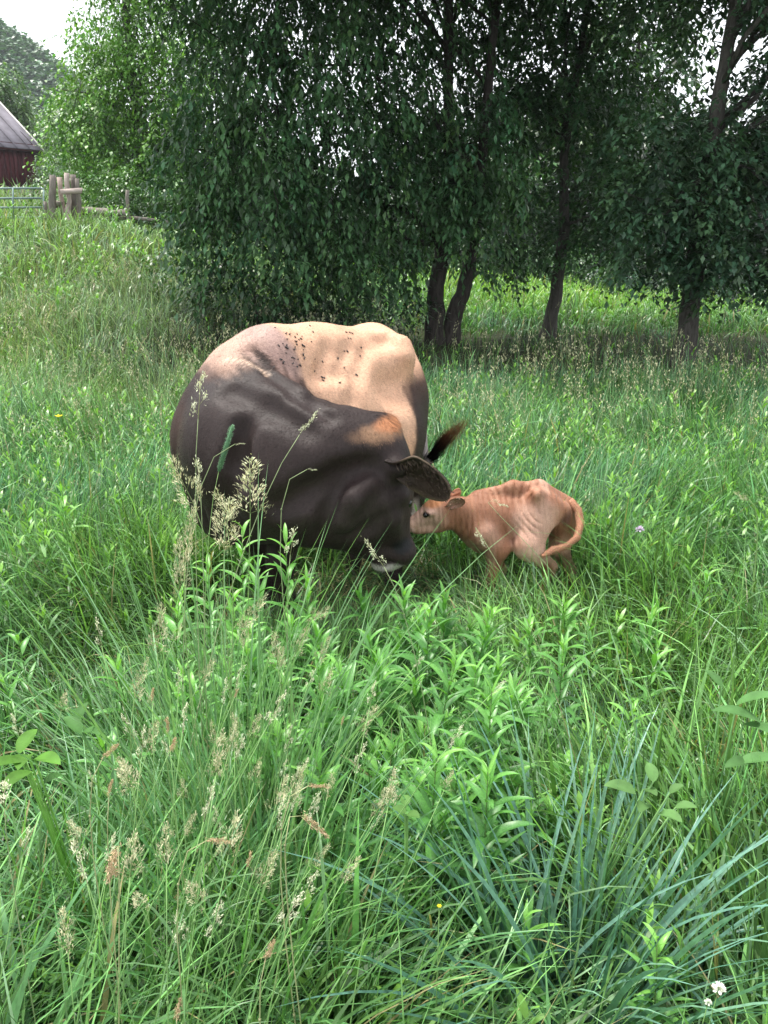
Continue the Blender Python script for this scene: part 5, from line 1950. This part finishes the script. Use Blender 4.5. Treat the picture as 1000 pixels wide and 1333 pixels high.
one = [
    (.50, 1.15, .48, 'bright leaning narrow leaved plant near the bottom right corner', 42, .058, 1),
    (-.60, 1.35, .36, 'narrow leaved plant at the lower left corner', 22, .07, 0),
    (-.50, 1.22, .28, 'small narrow leaved plant at the bottom left edge', 20, .07, 0),
    (-.06, 1.40, .42, 'single small leafy tip in the grass at the lower centre', 14, .06, 1),
    (.62, 1.95, .50, 'tall narrow leaved plant with a bright tip right of the dark grass hollow', 26, .08, 1),
    (.80, 2.25, .50, 'narrow leaved plant leaning at the right below the calf', 26, .08, 1),
    (.70, 2.45, .48, 'narrow leaved plant behind the dark arching grass', 26, .08, 0),
    (-.70, 1.95, .44, 'bright tipped narrow leaved plant left of the stalk bundle', 26, .085, 1),
    (-.78, 2.25, .44, 'bright tipped narrow leaved plant in the left middle', 26, .085, 1),
    (-.60, 2.30, .42, 'narrow leaved plant below the left shoulder of the cow', 26, .085, 1),
    (-.55, 2.05, .46, 'narrow leaved plant just left of the upright seed heads', 26, .085, 1),
    (-1.18, 2.45, .50, 'dark leafy plant at the left picture edge in the middle', 26, .07, 0),
    (-1.10, 2.2, .45, 'leafy plant with a pale tip near the left picture edge', 26, .07, 1),
    (.28, 1.32, .38, 'narrow leaved plant rising between the central clump and the blue grass', 22, .085, 1),
    (.40, 1.62, .42, 'narrow leaved plant right of the central clump', 26, .085, 0),
    (.33, 1.80, .46, 'tall narrow leaved plant at the right side of the central clump', 26, .09, 1),
    (-1.45, 3.6, .6, 'bright leafy plant in the left meadow beside the cow', 24, .10, 2),
    (-1.7, 3.2, .6, 'bright leafy plant at the left edge of the meadow', 24, .10, 2),
    (1.25, 3.0, .45, 'leafy plant in the right meadow below the calf', 24, .08, 1),
]
for k, (x, y, H, lab, nl, L, br) in enumerate(one):
    leafy_plant(x, y, H, 800 + k, lab, 'narrow leaved plants scattered in the grass', nl=nl, L=L, bright=br, lean=.3 if k == 0 else .14)


for k, (x, y, H, lab) in enumerate([
        (-.60, 2.56, .66, 'tall leafy plant rising before the left foreleg of the cow'), (-.50, 2.64, .74, 'tallest leafy plant just before the chest of the cow'),
        (-.41, 2.52, .66, 'tall leafy plant below the green seed spike'), (-.33, 2.62, .72, 'tall bright plant overlapping the throat of the cow'),
        (-.25, 2.50, .60, 'tall leafy plant below the jaw of the cow'), (-.70, 2.45, .62, 'tall leafy plant left of the legs of the cow'),
        (-.46, 2.36, .60, 'bright plant before the tall ones under the chest of the cow'), (.52, 2.62, .40, 'bright leafy plant before the forelegs of the calf'),
        (.40, 2.75, .36, 'low leafy plant between the muzzle of the cow and the calf'), (.70, 2.85, .38, 'low leafy plant before the hind legs of the calf'),
        (.90, 2.70, .42, 'bright leafy plant right below the tail of the calf')]):
    leafy_plant(x, y, H, 860 + k, lab, 'tall leafy plants right before the animals', nl=34, L=.09, bright=1, lean=.10)


# broad leaved plants
def broad_plant(x, y, leaves, label, seed, col, H=.1, asp=1.7):
    r = np.random.default_rng(seed)
    z = gz_(x, y)
    th = empty('broad_leaved_plant', (x, y, z), label, 'plant')
    for (px, py, Y, L, az, tilt) in leaves:
        tip = P(px, py, Y) - np.array([x, y, z])
        h = np.array([math.cos(az), math.sin(az), 0])
        ti = math.radians(tilt - 14)
        L = L * .85
        d = h * math.sin(ti) + np.array([0, 0, math.cos(ti)])
        root = tip - d * L * .5
        V, Q, T, C = blades_np(np.zeros((1, 3)), np.zeros(1), np.array([L]), np.array([L / asp]), np.array([0.0]), np.array([.6]), np.array([col]) * r.uniform(.6, .95), 9, fold=True, belly=.85)
        C[1::3] *= 1.2
        o = obj('leaf', mesh_np('leaf', V, [Q, T], M_BROAD, C), th)
        o.location = root
        o.rotation_euler = (Matrix.Rotation(az, 3, 'Z') @ Matrix.Rotation(ti, 3, 'Y')).to_euler()
        m = MB()
        m.tube([(0, 0, 0), root * .5 + np.array([0, 0, .03]), root], [.0032, .0026, .0020], 5, np.array(col) * 1.1)
        obj('stalk', m.mesh('stalk', M_STEM), th)


broad_plant(.42, 1.52, [(808, 1023, 1.42, .075, 2.9, 80), (848, 1003, 1.42, .05, 1.6, 60), (846, 1028, 1.40, .05, -1.2, 70), (872, 1060, 1.36, .062, -.9, 75), (838, 1048, 1.4, .055, -2.2, 78), (880, 1025, 1.45, .04, .2, 60), (893, 1048, 1.42, .05, -.3, 75)],
            'small plant with smooth oval leaves at the right of the dark hollow', 1, (.13, .26, .085))
broad_plant(.05, 1.45, [(520, 1053, 1.38, .034, 2.7, 80), (538, 1060, 1.37, .034, -.6, 80), (528, 1040, 1.4, .03, 1.5, 70)], 'tiny plant with three rounded leaves at the lower centre', 2, (.13, .27, .07), asp=1.3)
broad_plant(-.62, 1.45, [(30, 985, 1.28, .085, -1.4, 75), (8, 990, 1.26, .085, -2.4, 75), (60, 985, 1.3, .085, -.5, 78), (35, 960, 1.35, .075, 1.4, 75), (22, 1010, 1.22, .08, -1.9, 82)], 'bright plant with broad pointed leaflets at the left picture edge', 3, (.12, .28, .045), asp=2.2)
broad_plant(.80, 1.72, [(985, 905, 1.6, .11, -.3, 65), (960, 925, 1.58, .12, 2.9, 80), (990, 985, 1.5, .11, -.2, 75), (965, 990, 1.5, .10, -2.8, 82), (992, 945, 1.55, .11, -1.0, 80), (930, 880, 1.75, .07, 2.0, 70)], 'plant with long broad leaves at the right picture edge', 4, (.105, .235, .075), asp=2.6)
broad_plant(-.47, 1.6, [(95, 940, 1.5, .07, 2.5, 70), (118, 950, 1.5, .07, -.5, 75), (105, 925, 1.55, .06, 1.3, 60), (70, 1010, 1.35, .06, -2.0, 75)], 'soft green plant with pointed leaves beside the broad leaflets at the left', 5, (.09, .21, .06), asp=2.2)


# grass clumps with blades one can pick out
def clump(name, x, y, n, L, W_, label, seed, cols, lean, bend, spread, z=None):
    r = np.random.default_rng(seed)
    z = gz_(x, y)
    th = empty(name, (x, y, z), label, 'grass clump')
    var = []
    for k in range(14):
        b = bend[0] + (bend[1] - bend[0]) * r.random()
        c = np.array([cols[k % len(cols)]])
        V, Q, T, C = blades_np(np.zeros((1, 3)), np.zeros(1), np.array([1.0]), np.array([W_ / L * r.uniform(.7, 1.25)]), np.array([0.0]), np.array([b]), c * .8, 9, tipcol=c * 1.2, fold=True, twist=np.array([r.normal(0, .8)]))
        var.append(mesh_np('blade', V, [Q, T], M_GRASS, C))
    for k in range(n):
        a = r.uniform(0, 6.28)
        rr = spread * math.sqrt(r.random())
        o = obj('blade', var[k % 14], th)
        o.location = (rr * math.cos(a), rr * math.sin(a), gz_(x + rr * math.cos(a), y + rr * math.sin(a)) - z)
        s_ = L * r.uniform(.55, 1.15)
        o.rotation_euler = (Matrix.Rotation(a + r.normal(0, .9), 3, 'Z') @ Matrix.Rotation(abs(r.normal(lean * rr / spread, .12)), 3, 'Y')).to_euler()
        o.scale = (s_, s_, s_)


BLU = [(.12, .26, .20), (.15, .30, .235), (.09, .215, .16), (.17, .32, .22), (.12, .27, .15)]
clump('grass_clump', .36, 1.32, 300, .68, .0125, 'blue green grass clump with wide upright blades at the bottom right', 901, BLU, .42, (.1, 1.1), .15)
clump('grass_clump', .62, 1.50, 140, .52, .0105, 'smaller blue green grass clump behind the large one at the lower right', 902, BLU, .5, (.3, 1.4), .12)
clump('grass_clump', .60, 2.30, 290, .50, .0045, 'fine dark arching grass clump in the hollow right of the central plants', 903, [(.06, .15, .085), (.085, .19, .11), (.045, .12, .065)], .6, (1.0, 2.3), .16)
clump('grass_clump', .02, 1.15, 130, .40, .0030, 'fine pale arching grass clump at the bottom centre', 904, [(.16, .27, .09), (.12, .24, .08), (.19, .30, .12)], .6, (.8, 2.0), .10)
clump('grass_clump', -.22, 1.35, 290, .68, .0095, 'tall upright grass clump below the leaning stalk bundle', 905, [(.10, .25, .09), (.13, .30, .10), (.085, .21, .075)], .3, (.2, 1.3), .16)
clump('grass_clump', -.50, 1.40, 270, .64, .0095, 'grass clump leaning left at the lower left', 906, [(.10, .25, .09), (.13, .30, .12), (.085, .21, .10)], .45, (.3, 1.5), .15)


PALE_G = [(.17, .33, .15), (.14, .29, .11), (.20, .36, .17)]
clump('grass_clump', -.40, 1.78, 170, 1.08, .0075, 'tall pale grass clump rising before the left foreleg of the cow', 907, PALE_G, .22, (.1, .8), .13)
clump('grass_clump', -.27, 1.60, 120, .92, .0070, 'tall pale grass clump in the middle of the stalk bundle', 908, PALE_G, .25, (.1, .9), .11)


# small flowers
def flower(p, r0, label, col, kind, base):
    th = empty('meadow_flower', (base[0], base[1], gz_(*base)), label, 'flower')
    o0 = np.array([base[0], base[1], gz_(*base)])
    p = np.array(p) - o0
    m = MB()
    m.tube([(0, 0, 0), p * .5 + np.array([.005, 0, .01]), p], [.0013, .001, .0008], 4, (.14, .26, .08))
    obj('stem', m.mesh('stem', M_STEM), th)
    r = np.random.default_rng(1)
    n = 60 if kind == 'ball' else 6
    d = r.normal(0, 1, (n, 3))
    d[:, 2] = np.abs(d[:, 2]) - .15
    d /= np.linalg.norm(d, axis=1)[:, None]
    if kind == 'cup':
        a = np.arange(n) / n * 6.28
        d = np.stack([np.cos(a), np.sin(a), np.full(n, .5)], 1)
    V, Q, T, C = blades_np(p + d * r0 * .3, np.arctan2(d[:, 1], d[:, 0]), np.full(n, r0), np.full(n, r0 * (.3 if kind == 'ball' else .8)), np.arccos(np.clip(d[:, 2], -1, 1)), np.full(n, .2), np.array([col]) * r.uniform(.8, 1.2, (n, 1)), 3, belly=.8)
    obj('petals', mesh_np('petals', V, [Q, T], M_SEED, C), th)['kind'] = 'stuff'


flower(P(936, 1287, 1.02), .009, 'white clover like flower near the bottom right corner', (.78, .8, .72), 'ball', (.50, 1.06))
flower(P(922, 1305, 1.0), .005, 'smaller white bud below the white flower at the bottom right', (.75, .8, .7), 'ball', (.48, 1.04))
flower(P(833, 690, 3.3), .016, 'small lilac flower right of the calf', (.55, .45, .62), 'ball', (1.0, 3.35))
flower(P(77, 543, 5.0), .022, 'yellow buttercup in the left meadow', (.75, .6, .03), 'cup', (-1.95, 5.0))
flower(P(572, 1180, 1.1), .0035, 'tiny yellow flower at the lower centre', (.75, .6, .03), 'cup', (.08, 1.12))


# ------------------------------------------------------------------ the damp summer air
m = bpy.data.materials.new('haze')
m.use_nodes = True
nt = m.node_tree
for nd in list(nt.nodes):
    nt.nodes.remove(nd)
out = nt.nodes.new('ShaderNodeOutputMaterial')
pv = nt.nodes.new('ShaderNodeVolumePrincipled')
pv.inputs['Color'].default_value = (.86, .92, 1.0, 1)
pv.inputs['Density'].default_value = .0003
pv.inputs['Anisotropy'].default_value = .2
nt.links.new(pv.outputs[0], out.inputs['Volume'])
mb = MB()
mb.box((0, 195, 55), (900, 470, 136))
o = mb.build('haze', m, None, False)
tag(o, kind='stuff')
